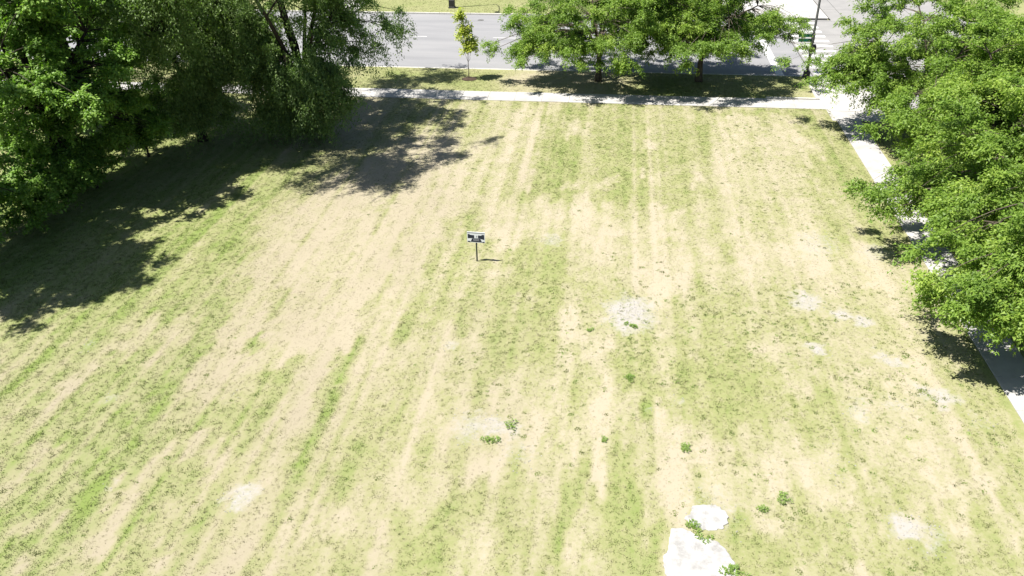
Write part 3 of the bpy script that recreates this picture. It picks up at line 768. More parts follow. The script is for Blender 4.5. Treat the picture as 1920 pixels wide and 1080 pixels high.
# ------------------------------------------------------------------ trees
def leaves_mesh(name, pos, axis, nrm, ln, wd, tone, small=False):
    """one folded rhombic leaf (a quad, or a slim triangle for small leaflets) at each position"""
    axis = axis / np.linalg.norm(axis, axis=1, keepdims=True)
    sd = np.cross(nrm, axis); sd /= (np.linalg.norm(sd, axis=1, keepdims=True) + 1e-9)
    nn = np.cross(axis, sd)
    L_ = ln[:, None]; W_ = wd[:, None]
    if small:
        v = np.stack([pos + sd * W_ * 0.5, pos - sd * W_ * 0.5, pos + axis * L_ - nn * W_ * 0.3], 1).reshape(-1, 3)
        return np_mesh(name, v, None, np.arange(len(v)).reshape(-1, 3), attrs={'tone': ('FACE', np.clip(tone, 0, 1))})
    mid = pos + axis * L_ * 0.45 - nn * W_ * 0.25
    v = np.stack([pos, mid + sd * W_ * 0.5 + nn * W_ * 0.15, pos + axis * L_ - nn * W_ * 0.35, mid - sd * W_ * 0.5 + nn * W_ * 0.15], 1).reshape(-1, 3)
    q = np.arange(len(v)).reshape(-1, 4)
    return np_mesh(name, v, q, attrs={'tone': ('FACE', np.clip(tone, 0, 1))})

def bez(p0, p1, p2, n):
    return [p0.lerp(p1, t).lerp(p1.lerp(p2, t), t) for t in [i / (n - 1) for i in range(n)]]

def make_tree(name, label, cat, base, fork, limbs, ncl, blobs, style, mats, r0=0.22, seed=1, group=None, lean=(0, 0), leafk=1.0):
    """trunk up to 'fork' height, limbs towards the given points, leaf clusters filling 'blobs'
    (cx, cy, cz, rx, ry, rz, weight) about the base; style: locust / elm / broad / sapling"""
    rng = np.random.default_rng(seed); rnd = random.Random(seed)
    root = empty(name, (base[0], base[1], 0)); tag(root, label, cat, group)
    top = Vector((lean[0], lean[1], fork))
    tk = MB()
    pts = [Vector((0, 0, -0.2))]
    for i in range(1, 6):
        t = i / 5
        pts.append(Vector((lean[0] * t + rnd.uniform(-.04, .04) * fork * .3, lean[1] * t + rnd.uniform(-.04, .04) * fork * .3, fork * t)))
    pts[-1] = top
    tk.tube(pts, [r0 * (1.45 if i == 0 else 1.12 if i == 1 else 1 - 0.05 * i) for i in range(6)], 10)
    samples = []
    for lx, ly, lz, lr in limbs:
        e = Vector((lx, ly, lz))
        ctrl = top.lerp(e, 0.45) + Vector((0, 0, 0.22 * (e - top).length)) + Vector((rnd.uniform(-.4, .4), rnd.uniform(-.4, .4), 0))
        p = bez(top - Vector((0, 0, 0.25)), ctrl, e, 9)
        p = [q + Vector((rnd.uniform(-1, 1), rnd.uniform(-1, 1), rnd.uniform(-1, 1))) * 0.06 * (0 < i < 8) for i, q in enumerate(p)]
        tk.tube(p, [lr * (1 - 0.085 * i) for i in range(9)], 7)
        for i, q in enumerate(p[2:], 2): samples.append((q, lr * (1 - 0.085 * i)))
    if style != 'sapling': tk.build('trunk', mats[0], root, smooth=True)
    sp = np.array([q[:] for q, _ in samples])
    # leaf clusters
    wts = np.array([b[6] for b in blobs], float); wts /= wts.sum()
    pick = rng.choice(len(blobs), ncl, p=wts)
    per, spr = {'locust': (5, (0.85, 0.85, 0.36)), 'elm': (5, (0.65, 0.65, 0.7)), 'broad': (7, (0.72, 0.72, 0.36)), 'sapling': (1, (0, 0, 0))}[style]
    cen = []
    while len(cen) < ncl:
        b = blobs[pick[len(cen)]]
        d = rng.normal(size=3); d /= np.linalg.norm(d)
        if d[2] < -0.55: d[2] = abs(d[2])
        rr = rng.random() ** (0.34 if style != 'sapling' else 0.5)
        rr *= 1 + 0.22 * math.sin(3.1 * math.atan2(d[1], d[0]) + seed) * math.cos(2.3 * d[2] + seed)
        q = np.array((b[0] + d[0] * rr * b[3], b[1] + d[1] * rr * b[4], b[2] + d[2] * rr * b[5]))
        for _ in range(min(per, ncl - len(cen))):
            cen.append(q + rng.normal(size=3) * spr)
    cen = np.array(cen)
    zmin = {'locust': 2.0, 'elm': 1.0, 'broad': 0.6, 'sapling': 1.2}[style]
    cen[:, 2] = np.maximum(cen[:, 2], zmin + rng.random(ncl) * 0.5)
    tw = MB() if style != 'sapling' else tk
    P, A, Nn, Ln, Wd, Tn = [], [], [], [], [], []
    ctr = np.array([np.mean([b[0] for b in blobs]), np.mean([b[1] for b in blobs]), np.mean([b[2] for b in blobs])])
    for c in cen:
        dd = np.linalg.norm(sp - c, axis=1) + np.maximum(0, sp[:, 2] - c[2]) * 0.8
        j = int(dd.argmin()); q, lr = samples[j]
        e = Vector(c)
        ctrl = q.lerp(e, 0.5) + Vector((0, 0, 0.18 * (e - q).length))
        bp = bez(q, ctrl, e, 5)
        if style != 'sapling':
            br = min(lr * 0.6, 0.02 + 0.012 * (e - q).length)
            tw.tube(bp, [br, br * .8, br * .6, br * .42, br * .25], 4, cap=False)
        else:
            tw.tube(bp, [0.012, .010, .008, .006, .004], 4, cap=False)
        out = c - ctr; out[2] *= 0.4
        out /= (np.linalg.norm(out) + 1e-6)
        tone_c = rng.normal(0.5, 0.16)
        if style == 'locust':
            ns, nl = 9, int(60 * leafk); sl = rng.uniform(0.55, 1.05, ns)
            dirs = rng.normal(size=(ns, 3)) * (1, 1, 0.35) + out * 0.9
            droop = 0.55; lsz, lwd = 0.135, 0.075; jit = 0.10
        elif style == 'elm':
            ns, nl = 10, int(54 * leafk); sl = rng.uniform(0.6, 1.5, ns)
            dirs = rng.normal(size=(ns, 3)) * (0.8, 0.8, 0.4) + out * 0.4 + np.array([0, 0, -0.25])
            droop = 1.1; lsz, lwd = 0.14, 0.075; jit = 0.12
        elif style == 'broad':
            ns, nl = 14, int(24 * leafk); sl = rng.uniform(0.4, 0.95, ns)
            dirs = rng.normal(size=(ns, 3)) * (1, 1, 0.45) + out * 0.35 + np.array([0, 0, 0.35])
            droop = 0.8; lsz, lwd = 0.19, 0.10; jit = 0.07
        else:
            ns, nl = 4, 9; sl = rng.uniform(0.2, 0.45, ns)
            dirs = rng.normal(size=(ns, 3)) * (1, 1, 0.6) + np.array([0, 0, 0.5])
            droop = 0.3; lsz, lwd = 0.14, 0.10; jit = 0.06
        dirs /= np.linalg.norm(dirs, axis=1, keepdims=True)
        t = rng.random((ns, nl)) ** 0.8
        off = dirs[:, None, :] * (sl[:, None] * t)[:, :, None]
        off[:, :, 2] -= droop * (sl[:, None] * t) ** 2 * 0.6
        off += rng.normal(size=off.shape) * jit
        pp = (c + off).reshape(-1, 3)
        n_ = len(pp)
        side_ = rng.normal(size=(n_, 3)) * (1, 1, 0.5)
        ax = np.repeat(dirs, nl, 0) * 0.7 + side_ * 0.8
        ax[:, 2] -= 0.35 if style != 'elm' else 0.8
        nr = rng.normal(size=(n_, 3)) * 0.45 + np.array([0, 0, 1.0])
        P.append(pp); A.append(ax); Nn.append(nr)
        Ln.append(lsz * rng.uniform(0.6, 1.25, n_)); Wd.append(lwd * rng.uniform(0.7, 1.3, n_))
        Tn.append(tone_c + rng.normal(0, 0.16, n_))
    P = np.concatenate(P)
    A = np.concatenate(A)
    keep = P[:, 2] > 0.12
    cat_ = lambda l: np.concatenate(l)[keep]
    tw.build('branches' if style != 'sapling' else 'trunk', mats[0], root)
    me = leaves_mesh('crown', P[keep], A[keep], cat_(Nn), cat_(Ln), cat_(Wd), cat_(Tn), style in ('locust', 'elm'))
    link('crown', me, mats[1], root)
    return root

LOC = (M['bark'], M['locust']); ELM = (M['bark_dark'], M['elm']); BRD = (M['bark_dark'], M['heaven'])
LOC_LIMBS = [(3.2, 0.6, 5.6, .11), (-3.0, 1.0, 5.4, .11), (0.6, 3.2, 6.0, .10), (-0.6, -2.8, 5.2, .10), (1.4, -1.6, 7.0, .10), (-1.2, 1.2, 7.4, .10)]
def loc_blobs(r, h, low=3.0):
    return [(0, 0, h * 0.62, r * 0.8, r * 0.8, h * 0.28, 3.0), (r * .55, 0.2, low + 1.4, r * .5, r * .55, 1.5, 1.3), (-r * .55, 0.1, low + 1.3, r * .5, r * .55, 1.5, 1.3),
            (0.1, r * .55, low + 1.8, r * .55, r * .5, 1.5, 1.1), (0, -r * .5, low + 1.2, r * .55, r * .5, 1.4, 1.2)]

make_tree('honey_locust_tree', 'feathery green street tree by the road, left one of the pair right of the sapling', 'tree', (-1.1, 57.5), 2.2,
          LOC_LIMBS, 310, loc_blobs(6.3, 8.8, 1.9), 'locust', LOC, 0.22, 3, 'street trees along the road')
make_tree('honey_locust_tree', 'feathery green street tree with forked trunk, right one of the pair by the road', 'tree', (6.0, 58.0), 2.2,
          [(3.4, 0.3, 5.2, .12), (-2.6, 0.8, 5.8, .11), (0.6, 3.2, 6.0, .10), (1.6, -2.4, 5.2, .10), (-1.4, -1.6, 6.6, .10), (-0.6, 1.2, 7.4, .10)],
          300, loc_blobs(5.5, 8.8, 2.3), 'locust', LOC, 0.22, 4, 'street trees along the road')
make_tree('honey_locust_tree', 'feathery light green tree at the corner, farthest of the trees along the side path', 'tree', (17.8, 47.9), 2.4,
          LOC_LIMBS, 340, loc_blobs(5.3, 9.6, 2.1), 'locust', LOC, 0.22, 5, 'trees along the side path')
make_tree('honey_locust_tree', 'feathery light green tree along the side path, next after the corner tree', 'tree', (18.4, 39.6), 2.4,
          LOC_LIMBS, 320, loc_blobs(4.6, 9.4, 1.9), 'locust', LOC, 0.23, 6, 'trees along the side path')
make_tree('honey_locust_tree', 'feathery light green tree along the side path, second nearest of the row', 'tree', (17.8, 32.4), 2.4,
          LOC_LIMBS, 350, loc_blobs(5.4, 9.4, 1.7), 'locust', LOC, 0.23, 8, 'trees along the side path')
make_tree('honey_locust_tree', 'feathery green tree cut by the right picture edge, nearest along the side path', 'tree', (17.3, 26.6), 2.4,
          LOC_LIMBS, 320, loc_blobs(5.2, 8.6, 1.6) + [(-3.6, -1.6, 3.0, 1.6, 1.6, 1.2, 0.8)], 'locust', LOC, 0.23, 10, 'trees along the side path')
make_tree('honey_locust_tree', 'pale green tree far behind, across the crossing at the top right corner', 'tree', (31.5, 56.0), 2.4,
          LOC_LIMBS, 130, loc_blobs(5.2, 8.0, 2.4), 'locust', LOC, 0.22, 9)

make_tree('elm_tree', 'large drooping dark green tree with heavy limbs beside the sidewalk', 'tree', (-18.6, 46.3), 2.6,
          [(-4.5, 1.5, 8.0, .26), (-1.8, 0.5, 11.0, .30), (2.6, 2.0, 7.6, .20), (1.8, -2.2, 6.4, .16), (-3.0, -2.2, 6.0, .16), (1.0, 4.6, 8.5, .18), (-0.2, -7.0, 10.9, .16), (-1.2, 8.5, 10.3, .14)],
          430, [(-2.5, 1.0, 9.0, 5.0, 5.0, 3.8, 3.4), (2.2, 2.8, 6.4, 2.6, 4.0, 2.8, 1.9), (-1.0, -0.6, 5.6, 2.6, 1.8, 2.0, 1.1), (1.4, -1.6, 3.6, 2.0, 1.6, 2.0, 1.6), (-4.4, 0.0, 4.6, 3.0, 2.6, 2.2, 2.0), (-1.0, -1.8, 2.4, 1.3, 1.0, 1.7, 1.3), (0.4, -1.6, 2.4, 1.2, 1.0, 1.4, 0.8), (0.3, -0.6, 12.5, 5.0, 6.2, 2.5, 1.8), (-0.6, -8.2, 11.6, 3.2, 2.6, 1.4, 1.1), (-1.6, 9.5, 10.6, 3.0, 3.0, 1.5, 0.7)],
          'elm', ELM, 0.42, 12, leafk=1.3)
make_tree('elm_tree', 'dark green drooping tree over the sidewalk between the two biggest trees', 'tree', (-24.6, 44.0), 2.8,
          [(-3.0, 1.5, 7.5, .16), (2.6, 0.5, 7.0, .16), (0.5, -2.5, 6.2, .14), (0.3, 2.6, 8.0, .14)],
          290, [(0, 0, 7.2, 4.2, 4.2, 2.6, 3), (2.2, 1.0, 5.2, 2.6, 2.2, 1.8, 1.3), (-1.5, 1.0, 5.6, 2.6, 2.4, 1.8, 1.0), (1.8, -3.4, 9.4, 3.0, 2.4, 1.3, 1.2), (0.2, -1.6, 3.2, 2.0, 1.2, 1.5, 0.8)],
          'elm', ELM, 0.26, 13, leafk=1.2)

BIG_LIMBS = [(-2.5, 1.5, 8.5, .22), (2.8, 1.0, 8.0, .2), (0.5, -2.8, 7.4, .18), (0.3, 2.6, 9.5, .18), (-0.6, -0.4, 12.5, .22)]
make_tree('broadleaf_tree', 'big lush tree at the left edge of the lawn, behind the nearest one', 'tree', (-28.8, 36.8), 2.5,
          BIG_LIMBS, 330, [(0, 0, 8.2, 4.9, 5.0, 5.2, 4), (1.5, -2.2, 4.0, 3.0, 2.6, 2.8, 1.6), (1.2, 1.5, 4.6, 3.4, 3.0, 3.0, 1.2), (0.6, -1.6, 2.0, 2.8, 2.2, 1.4, 0.8)],
          'broad', BRD, 0.36, 21, 'big trees on the left', leafk=1.15)
make_tree('broadleaf_tree', 'tall leafy tree at the upper left, behind the other left trees', 'tree', (-33.0, 46.0), 2.5,
          BIG_LIMBS, 280, [(0, 0, 7.6, 4.8, 4.4, 4.6, 4), (1.0, -2.0, 4.4, 3.0, 3.0, 2.6, 1.2)],
          'broad', BRD, 0.34, 22, 'big trees on the left', leafk=1.15)
make_tree('broadleaf_tree', 'big leafy tree at the left picture edge, nearest of the left trees', 'tree', (-30.4, 27.9), 2.5,
          BIG_LIMBS, 320, [(-0.1, -0.9, 9.6, 5.0, 5.2, 5.2, 4), (1.0, 0.5, 4.4, 3.4, 3.4, 3.0, 1.6), (1.6, 0.5, 2.0, 2.6, 2.6, 1.5, 1.0)],
          'broad', BRD, 0.36, 23, 'big trees on the left', leafk=1.15)
SH_L = [(-0.8, 0.4, 2.2, .05), (0.9, 0.2, 2.3, .05), (0.1, -0.9, 2.0, .05), (0.1, 0.8, 2.6, .05)]
for k, (x, y, s, lab) in enumerate([(-26.6, 41.2, 1.0, 'shaded bushy shrub under the left trees, near the fence'),
                                   (-27.2, 36.8, 0.9, 'shaded bushy shrub in the middle of the dark edge under the left trees'),
                                   (-28.2, 33.2, 0.8, 'shaded bushy shrub at the foot of the nearest left tree')]):
    make_tree('shrub', lab, 'shrub', (x, y), 0.7, [(a * s, b_ * s, c * s, d) for a, b_, c, d in SH_L], 45,
              [(0, 0, 1.7 * s, 1.9 * s, 1.7 * s, 1.5 * s, 1)], 'broad', BRD, 0.07, 40 + k, 'shrubs under the left trees')

# the sapling on the verge
make_tree('sapling_tree', 'slender yellow green sapling on the grass strip by the road', 'tree', (-10.43, 57.3), 1.5,
          [(-0.55, 0.0, 4.5, .022), (-0.15, 0.1, 3.2, .016), (0.2, -0.1, 2.6, .014), (-0.5, 0.1, 3.0, .012)],
          110, [(0.12, 0, 2.2, .62, .6, .65, 2.4), (-0.22, 0, 3.2, .52, .5, .8, 2.2), (-0.5, 0, 4.25, .3, .3, .6, 1.0)],
          'sapling', (M['bark'], M['sapling']), 0.03, 31, lean=(-0.03, 0))
mr = MB()
ring = [(0.55 * math.cos(a) * random.uniform(.85, 1.1), 0.5 * math.sin(a) * random.uniform(.85, 1.1)) for a in [i * math.pi / 9 for i in range(18)]]
mr.poly([(x, y, 0.02) for x, y in ring] + [(x * .6, y * .6, 0.10) for x, y in ring] + [(0, 0, 0.12)],
        [(i, (i + 1) % 18, 18 + (i + 1) % 18, 18 + i) for i in range(18)] + [(18 + i, 18 + (i + 1) % 18, 36) for i in range(18)])
tag(mr.build('mulch_ring', M['mulch'], None, loc=(-10.43, 57.3, 0)), 'dark mulch heaped round the foot of the sapling', 'mulch')

# ------------------------------------------------------------------ the sign on its post
sg = empty('lot_sign', (-5.63, 30.99, 0), R(-3))
tag(sg, 'small white and navy lot sign on a thin post in the lawn', 'sign')
MB().box(-0.03, 0.03, -0.023, 0.023, -0.1, 1.42).build('post', M['post_dark'], sg)
pn = MB().box(-0.40, 0.40, -0.042, -0.024, 0.97, 1.49).build('panel', M['sign_white'], sg)
def sgq(name, mat, pts, d=0.003):
    n = len(pts)
    MB().poly([(x, -0.042, z) for x, z in pts] + [(x, -0.042 - d, z) for x, z in pts],
              [tuple(range(n, 2 * n))] + [(i, (i + 1) % n, n + (i + 1) % n, n + i) for i in range(n)]).build(name, M[mat], pn)
sgq('printed_band', 'sign_grey', [(-.385, 1.425), (.385, 1.425), (.385, 1.475), (-.385, 1.475)])
sgq('printed_block', 'sign_dark', [(-.37, 1.17), (-.08, 1.19), (-.08, 1.335), (-.26, 1.345), (-.30, 1.375), (-.37, 1.375)])
sgq('printed_block', 'sign_dark', [(.09, 1.20), (.37, 1.13), (.37, 1.375), (.27, 1.375), (.23, 1.335), (.09, 1.335)])
sgq('printed_mark', 'sign_grey', [(.00, 1.23), (.05, 1.23), (.05, 1.32), (.00, 1.32)])
sgq('printed_arch', 'sign_dark', [(-.25, 1.0), (.27, 1.0), (.20, 1.165), (.09, 1.19), (-.09, 1.185), (-.18, 1.165)])
for zz in (1.06, 1.10, 1.14):
    sgq('printed_line', 'sign_grey', [(-.13, zz), (.14, zz), (.14, zz + .018), (-.13, zz + .018)], 0.005)
sgq('printed_foot', 'sign_dark', [(-.38, 0.985), (-.262, 0.985), (-.262, 1.04), (-.38, 1.04)])
sgq('printed_foot', 'sign_dark', [(.282, 0.98), (.38, 0.98), (.38, 1.035), (.282, 1.035)])

# ------------------------------------------------------------------ street lamp across the road
lp = empty('street_lamp', (-15.85, 79.4, 0))
tag(lp, 'black street lamp with square base across the road', 'street lamp')
bs_ = MB()
for w, z0, z1 in ((0.30, 0.0, 0.12), (0.26, 0.12, 0.75), (0.21, 0.75, 0.85)): bs_.box(-w, w, -w, w, z0, z1, 0.02)
bs_.build('base', M['black_metal'], lp)
MB().lathe([(0.15, .85), (0.13, 1.3), (0.105, 1.6), (0.10, 4), (0.075, 8.2), (0.03, 8.35)], 12).build('pole', M['black_metal'], lp, smooth=True)
MB().tube(bez(Vector((0, 0, 8.0)), Vector((0.1, -0.4, 9.0)), Vector((0.3, -3.0, 8.9)), 9), 0.04, 8).build('arm', M['black_metal'], lp, smooth=True)
hd_ = MB().lathe([(0.04, 8.98), (0.12, 8.93), (0.26, 8.78), (0.30, 8.66), (0.22, 8.62)], 14, (0.32, -3.2)).build('lamp_head', M['black_metal'], lp, smooth=True)
MB().lathe([(0.20, 8.619), (0.16, 8.55), (0.05, 8.52)], 14, (0.32, -3.2)).build('lens', M['lens'], hd_, smooth=True)

# ------------------------------------------------------------------ corner pole with street name plates
cp = empty('corner_pole', (13.66, 60.2 - 0.75, 0))
tag(cp, 'tall grey steel pole with green street name plates at the crosswalk', 'pole')
b2 = MB(); b2.box(-0.2, 0.2, -0.2, 0.2, 0, 0.5, 0.03); b2.build('base', M['black_metal'], cp)
MB().lathe([(0.10, .5), (0.09, 2.5), (0.075, 6), (0.06, 8.6)], 12).build('pole', M['grey_metal'], cp, smooth=True)
MB().tube(bez(Vector((0, 0, 8.4)), Vector((0, 0.4, 9.2)), Vector((0, 2.6, 9.3)), 7), 0.04, 8).build('arm', M['grey_metal'], cp, smooth=True)
MB().lathe([(0.05, 9.42), (0.14, 9.36), (0.16, 9.25), (0.1, 9.2)], 12, (0, 2.8)).build('lamp_head', M['grey_metal'], cp, smooth=True)
for k, (z, dy) in enumerate(((2.55, -0.02), (2.86, 0.06))):
    pl = MB().box(-0.98, -0.1, dy - 0.012, dy + 0.012, z, z + 0.23).build('name_plate', M['sign_green'], cp)
    MB().box(-0.96, -0.12, dy - 0.015, dy - 0.0125, z + 0.205, z + 0.22).build('white_edge', M['sign_white'], pl)
MB().box(-0.1, 0.1, -0.13, 0.13, 2.5, 3.12).build('bracket', M['grey_metal'], cp)
MB().box(0.10, 0.30, -0.16, 0.16, 1.9, 2.35, 0.02).build('signal_box', M['black_metal'], cp)

# ------------------------------------------------------------------ picket fence under the left trees
fn = empty('metal_fence', (-40.0, 52.35, 0))
tag(fn, 'black metal picket fence in the shade beside the sidewalk on the left', 'fence')
FL = 10.8
pk = MB().box(-0.011, 0.011, -0.011, 0.011, 0.06, 1.15, 0.008).mesh('picket', M['black_metal'])
for i in range(int(FL / 0.135)):
    link('picket', pk, None, fn, (0.07 + i * 0.135, 0, 0))
for z in (0.16, 1.0): MB().box(0, FL, -0.02, 0.02, z, z + 0.035).build('rail', M['black_metal'], fn)
po = MB().box(-0.045, 0.045, -0.045, 0.045, -0.1, 1.28, 0.02).mesh('post', M['black_metal'])
for i in range(5): link('post', po, None, fn, (i * FL / 4, 0, 0))
bl = MB().lathe([(0.075, -0.1), (0.075, 0.95), (0.06, 1.03), (0.02, 1.06)], 10).mesh('bollard', M['black_metal'])
bo = link('bollard', bl, None, None, (-28.55, 52.2, 0))
tag(bo, 'short dark post standing alone right of the picket fence', 'post')

# ------------------------------------------------------------------ weeds that stand out, one by one
def weed(loc, rad, label, seed, n=170):
    rad *= 0.72
    rng = np.random.default_rng(seed)
    a = rng.random(n) * 2 * math.pi; el = rng.uniform(0.05, 0.9, n)
    ax = np.stack([np.cos(a) * np.cos(el), np.sin(a) * np.cos(el), np.sin(el)], 1)
    k = int(rng.integers(4, 7))
    sub = np.stack([rng.normal(0, rad * .75, k), rng.normal(0, rad * .5, k), np.zeros(k)], 1)
    sr = rad * rng.uniform(.25, .7, k)
    w_ = rng.choice(k, n, p=sr ** 2 / (sr ** 2).sum())
    pos = sub[w_] + np.stack([np.cos(a), np.sin(a), np.zeros(n)], 1) * ((rng.random(n) ** .6) * sr[w_])[:, None]
    pos[:, 2] = rng.random(n) * sr[w_] * 0.5
    nr = np.stack([-np.cos(a) * np.sin(el), -np.sin(a) * np.sin(el), np.cos(el)], 1)
    me = leaves_mesh('weed', pos, ax, nr, rad * rng.uniform(.2, .5, n), rad * rng.uniform(.1, .22, n), rng.normal(.5, .25, n))
    o = link('weed_clump', me, M['weed'], None, (loc[0], loc[1], 0.02))
    return tag(o, label, 'weed', 'bright green weeds in the lawn')
for i, (x, y, r_, lab) in enumerate([
    (2.77, 16.60, .26, 'bright green weed clump at the left end of the gap between the two concrete patches'),
    (3.14, 16.12, .22, 'round green weed clump on the far edge of the larger concrete patch'),
    (4.05, 15.05, .34, 'bright green weed clump at the right side of the larger concrete patch, bottom edge'),
    (-3.62, 19.5, .27, 'bright green weed clump in the dry lawn left of the centre bottom'),
    (-2.81, 20.3, .24, 'green weed clump just behind and right of the bright one left of centre'),
    (1.30, 26.5, .26, 'bright green weed clump at the near edge of the gravel patch'),
    (0.95, 26.6, .15, 'small green weed at the near left edge of the gravel patch'),
    (2.90, 19.8, .25, 'green weed clump in dry lawn well behind the concrete patches'),
    (0.36, 19.9, .17, 'small round green weed beside the pale vertical mower line'),
    (-0.41, 26.1, .17, 'small green weed left of the gravel patch'),
    (5.00, 17.4, .20, 'round bright green weed right of the smaller concrete patch'),
    (5.55, 18.0, .24, 'upright green weed behind and right of the round bright weed'),
    (1.15, 23.2, .26, 'green weed clump at the left end of the green patch right of centre')]):
    weed((x, y), r_, lab, 100 + i)

# ------------------------------------------------------------------ grass, wild weeds and gravel: uncountable
def tuft_mesh(name, n, spread, hl, wd, lean, seed, mat):
    rng = np.random.default_rng(seed)
    a = rng.random(n) * 2 * math.pi; r_ = rng.random(n) ** .6 * spread
    b = np.stack([np.cos(a) * r_, np.sin(a) * r_, np.zeros(n)], 1)
    yaw = rng.random(n) * 2 * math.pi
    h_ = hl * rng.uniform(.55, 1.2, n); ln = rng.uniform(0.2, lean, n)
    dr = np.stack([np.cos(yaw) * np.sin(ln), np.sin(yaw) * np.sin(ln), np.cos(ln)], 1) * h_[:, None]
    sd = np.stack([-np.sin(yaw), np.cos(yaw), np.zeros(n)], 1) * (wd * rng.uniform(.7, 1.3, n))[:, None]
    mid = b + dr * 0.55 + np.array([0, 0, 1]) * (h_ * 0.08)[:, None]
    v = np.stack([b - sd * .5, b + sd * .5, mid + sd * .45, mid - sd * .45, b + dr], 1).reshape(-1, 3)
    i = np.arange(n)[:, None] * 5
    me = np_mesh(name, v, i + np.array([[0, 1, 2, 3]]), i + np.array([[3, 2, 4]]))
    me.materials.append(mat)
    return me

def scatter(name, meshes, pos, rot, scale, tint, label, cat):
    """one 'stuff' object: points carrying tint/size, a clump mesh instanced on each"""
    me = bpy.data.meshes.new(name)
    n = len(pos)
    me.vertices.add(n); me.vertices.foreach_set('co', np.asarray(pos, np.float32).ravel())
    a = me.attributes.new('tint', 'FLOAT_COLOR', 'POINT'); a.data.foreach_set('color', np.asarray(tint, np.float32).ravel())
    a = me.attributes.new('size', 'FLOAT', 'POINT'); a.data.foreach_set('value', np.asarray(scale, np.float32))
    a = me.attributes.new('turn', 'FLOAT_VECTOR', 'POINT'); a.data.foreach_set('vector', np.asarray(rot, np.float32).ravel())
    a = me.attributes.new('variant', 'INT', 'POINT'); a.data.foreach_set('value', np.random.default_rng(5).integers(0, len(meshes), n).astype(np.int32))
    o = link(name, me)
    gt = bpy.data.node_groups.new(name + '_nodes', 'GeometryNodeTree')
    gt.interface.new_socket('Geometry', in_out='INPUT', socket_type='NodeSocketGeometry')
    gt.interface.new_socket('Geometry', in_out='OUTPUT', socket_type='NodeSocketGeometry')
    N, L = gt.nodes, gt.links
    gi = N.new('NodeGroupInput'); go = N.new('NodeGroupOutput')
    def na(nm, ty):
        q = N.new('GeometryNodeInputNamedAttribute'); q.data_type = ty; q.inputs['Name'].default_value = nm; return q.outputs['Attribute']
    jn = N.new('GeometryNodeJoinGeometry')
    L.new(jn.outputs[0], go.inputs[0])
    m2p = N.new('GeometryNodeMeshToPoints'); L.new(gi.outputs[0], m2p.inputs['Mesh'])
    col = bpy.data.collections.new(name + '_variants')
    for k, ms in enumerate(meshes):
        src = bpy.data.objects.new('%s_variant' % name, ms)
        col.objects.link(src)
        oi = N.new('GeometryNodeObjectInfo'); oi.inputs['Object'].default_value = src
        oi.inputs['As Instance'].default_value = True
        cmpn = N.new('FunctionNodeCompare'); cmpn.data_type = 'INT'; cmpn.operation = 'EQUAL'
        L.new(na('variant', 'INT'), cmpn.inputs[2]); cmpn.inputs[3].default_value = k
        ip = N.new('GeometryNodeInstanceOnPoints')
        L.new(m2p.outputs[0], ip.inputs['Points']); L.new(cmpn.outputs[0], ip.inputs['Selection'])
        L.new(oi.outputs['Geometry'], ip.inputs['Instance'])
        L.new(na('turn', 'FLOAT_VECTOR'), ip.inputs['Rotation'])
        L.new(na('size', 'FLOAT'), ip.inputs['Scale'])
        L.new(ip.outputs[0], jn.inputs[0])
    md = o.modifiers.new('scatter', 'NODES'); md.node_group = gt
    return tag(o, label, cat, kind='stuff')

def in_view(x, y, pad=1.06):
    dx, dy, dz = x, y, -CAM_H
    z = dx * fw.x + dy * fw.y + dz * fw.z
    u = (dx * cr.x + dy * cr.y + dz * cr.z) / z * 1520 / 960
    v = (dx * cu.x + dy * cu.y + dz * cu.z) / z * 1520 / 540
    return (z > 1) & (np.abs(u) < pad + 0.12) & (np.abs(v) < pad + 0.1)

def pal(g, warm, rng):
    g = np.clip(g + rng.normal(0, 0.16, len(g)), 0, 1)[:, None]
    s0, s1, m_, h_ = (np.array(c) for c in (STRAW0, STRAW1, G_MID, G_HI))
    w = (warm * (1 - g[:, 0]))[:, None]
    t1 = np.clip((g - 0.08) / 0.44, 0, 1); t2 = np.clip((g - 0.52) / 0.46, 0, 1)
    c = (s0 * (1 - t1) + m_ * t1) * (1 - t2) + h_ * t2
    c = c * (1 - w) + s1 * w
    c = c * np.exp(rng.normal(0, 0.12, len(g)))[:, None]
    return np.concatenate([c, np.ones((len(c), 1))], 1)

def pts_in(x0, x1, y0, y1, dens, rng):
    n = int((x1 - x0) * (y1 - y0) * dens)
    x = rng.uniform(x0, x1, n); y = rng.uniform(y0, y1, n)
    k = in_view(x, y)
    return x[k], y[k]

def in_poly(x, y, pts):
    r_ = np.zeros(len(x), bool); n = len(pts); j = n - 1
    for i in range(n):
        xi, yi = pts[i]; xj, yj = pts[j]
        r_ ^= ((yi > y) != (yj > y)) & (x < (xj - xi) * (y - yi) / (yj - yi + 1e-12) + xi)
        j = i
    return r_


def shrunk(pts, s):
    cx = sum(p[0] for p in pts) / len(pts); cy = sum(p[1] for p in pts) / len(pts)
    return [(cx + (p[0] - cx) * s, cy + (p[1] - cy) * s) for p in pts]

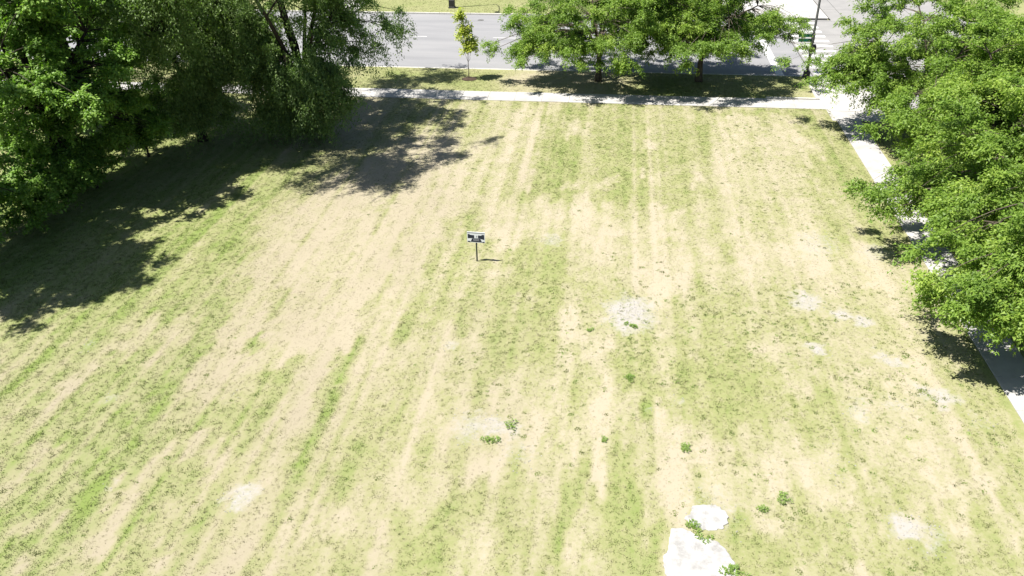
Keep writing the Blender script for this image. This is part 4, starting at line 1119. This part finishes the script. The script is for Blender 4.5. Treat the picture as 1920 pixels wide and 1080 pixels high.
rng = np.random.default_rng(42)
tufts = [tuft_mesh('grass_tuft', 11, 0.075, 0.034, 0.014, 1.42, 200 + k, M['blade']) for k in range(4)]
gx, gy = pts_in(-50, PX0 - 0.03, 8, SW0 - 0.03, 82, rng)
g, b, w = lawn_maps(gx, gy)
keep = (rng.random(len(gx)) > np.clip(b * 1.25, 0, 0.97)) & ~in_poly(gx, gy, shrunk(PAD_A, 0.9)) & ~in_poly(gx, gy, shrunk(PAD_B, 0.94))
gx, gy, g, b, w = gx[keep], gy[keep], g[keep], b[keep], w[keep]
vx = [gx]; vy = [gy]; vg = [g]; vw = [w]
for reg, dn in (((-45, 13.4, SW1 + .05, KERB_N - .2), 70), ((PX1 + .05, CS0 - .2, 20, 51.8), 70), ((-24.5, 8.3, KERB_F + .2, 86), 35)):
    qx, qy = pts_in(*reg, dn, rng); qg, _, qw = verge_maps(qx, qy)
    vx.append(qx); vy.append(qy); vg.append(qg); vw.append(qw)
gx = np.concatenate(vx); gy = np.concatenate(vy); g = np.concatenate(vg); w = np.concatenate(vw)
n = len(gx)
rot = np.stack([rng.normal(0, .12, n), rng.normal(0, .12, n), rng.random(n) * 6.283], 1)
scatter('grass', tufts, np.stack([gx, gy, relief(gx, gy) - 0.004], 1), rot, (0.45 + 0.75 * g) * rng.uniform(.7, 1.35, n), pal(g, w, rng),
        'short mown grass, partly dried to straw', 'grass')

# coarse weeds dotted over the dry parts
wm_ = [tuft_mesh('wild_weed', 28, 0.10, 0.045, 0.022, 1.5, 300 + k, M['wild']) for k in range(3)]
qx, qy = pts_in(-45, PX0 - 0.1, 9, SW0 - 0.1, 18.0, rng)
dn = np.full(len(qx), 0.03)
for x1, y1, x2, y2, hw, s in WEED_REGIONS:
    d = seg_dist(qx, qy, x1, y1, x2, y2) / hw
    dn = np.maximum(dn, s * np.clip(1.4 - d, 0, 1))
cl = fbm(qx * 0.9, qy * 0.9, 91)
keep = (rng.random(len(qx)) < dn * np.clip((cl - 0.3) * 3, 0.1, 1)) & ~in_poly(qx, qy, PAD_A) & ~in_poly(qx, qy, PAD_B)
qx, qy = qx[keep], qy[keep]; n = len(qx)
t = rng.random(n)[:, None]
wc = np.array((0.235, 0.24, 0.11)) * (1 - t) + np.array((0.21, 0.29, 0.09)) * t
wc = np.concatenate([wc * np.exp(rng.normal(0, .2, (n, 1))), np.ones((n, 1))], 1)
scatter('wild_weeds', wm_, np.stack([qx, qy, relief(qx, qy)], 1), np.stack([np.zeros(n), np.zeros(n), rng.random(n) * 6.283], 1), 0.28 + rng.random(n) ** 2.5 * 0.95, wc,
        'coarse low weeds dotted over the dry lawn', 'weeds')

# gravel on the bare spots
def pebble(seed):
    rnd = random.Random(seed)
    bm = bmesh.new(); bmesh.ops.create_icosphere(bm, subdivisions=1, radius=0.03)
    for v in bm.verts: v.co = Vector((v.co.x * rnd.uniform(.7, 1.3), v.co.y * rnd.uniform(.7, 1.3), v.co.z * rnd.uniform(.4, .7)))
    me = bpy.data.meshes.new('pebble'); bm.to_mesh(me); bm.free(); me.materials.append(M['stone']); return me
sx, sy = [], []
for cx, cy, r_, s in BARE:
    k = int(110 * r_ * r_ * s * 2)
    sx.append(cx + rng.normal(0, r_ * .6, k)); sy.append(cy + rng.normal(0, r_ * .7, k))
sx = np.concatenate(sx); sy = np.concatenate(sy); n = len(sx)
scatter('gravel', [pebble(k) for k in range(3)], np.stack([sx, sy, relief(sx, sy) + 0.005], 1), np.stack([np.zeros(n), np.zeros(n), rng.random(n) * 6.28], 1),
        rng.uniform(.2, .9, n), np.ones((n, 4)), 'grey gravel and rubble on the bare spots', 'gravel')
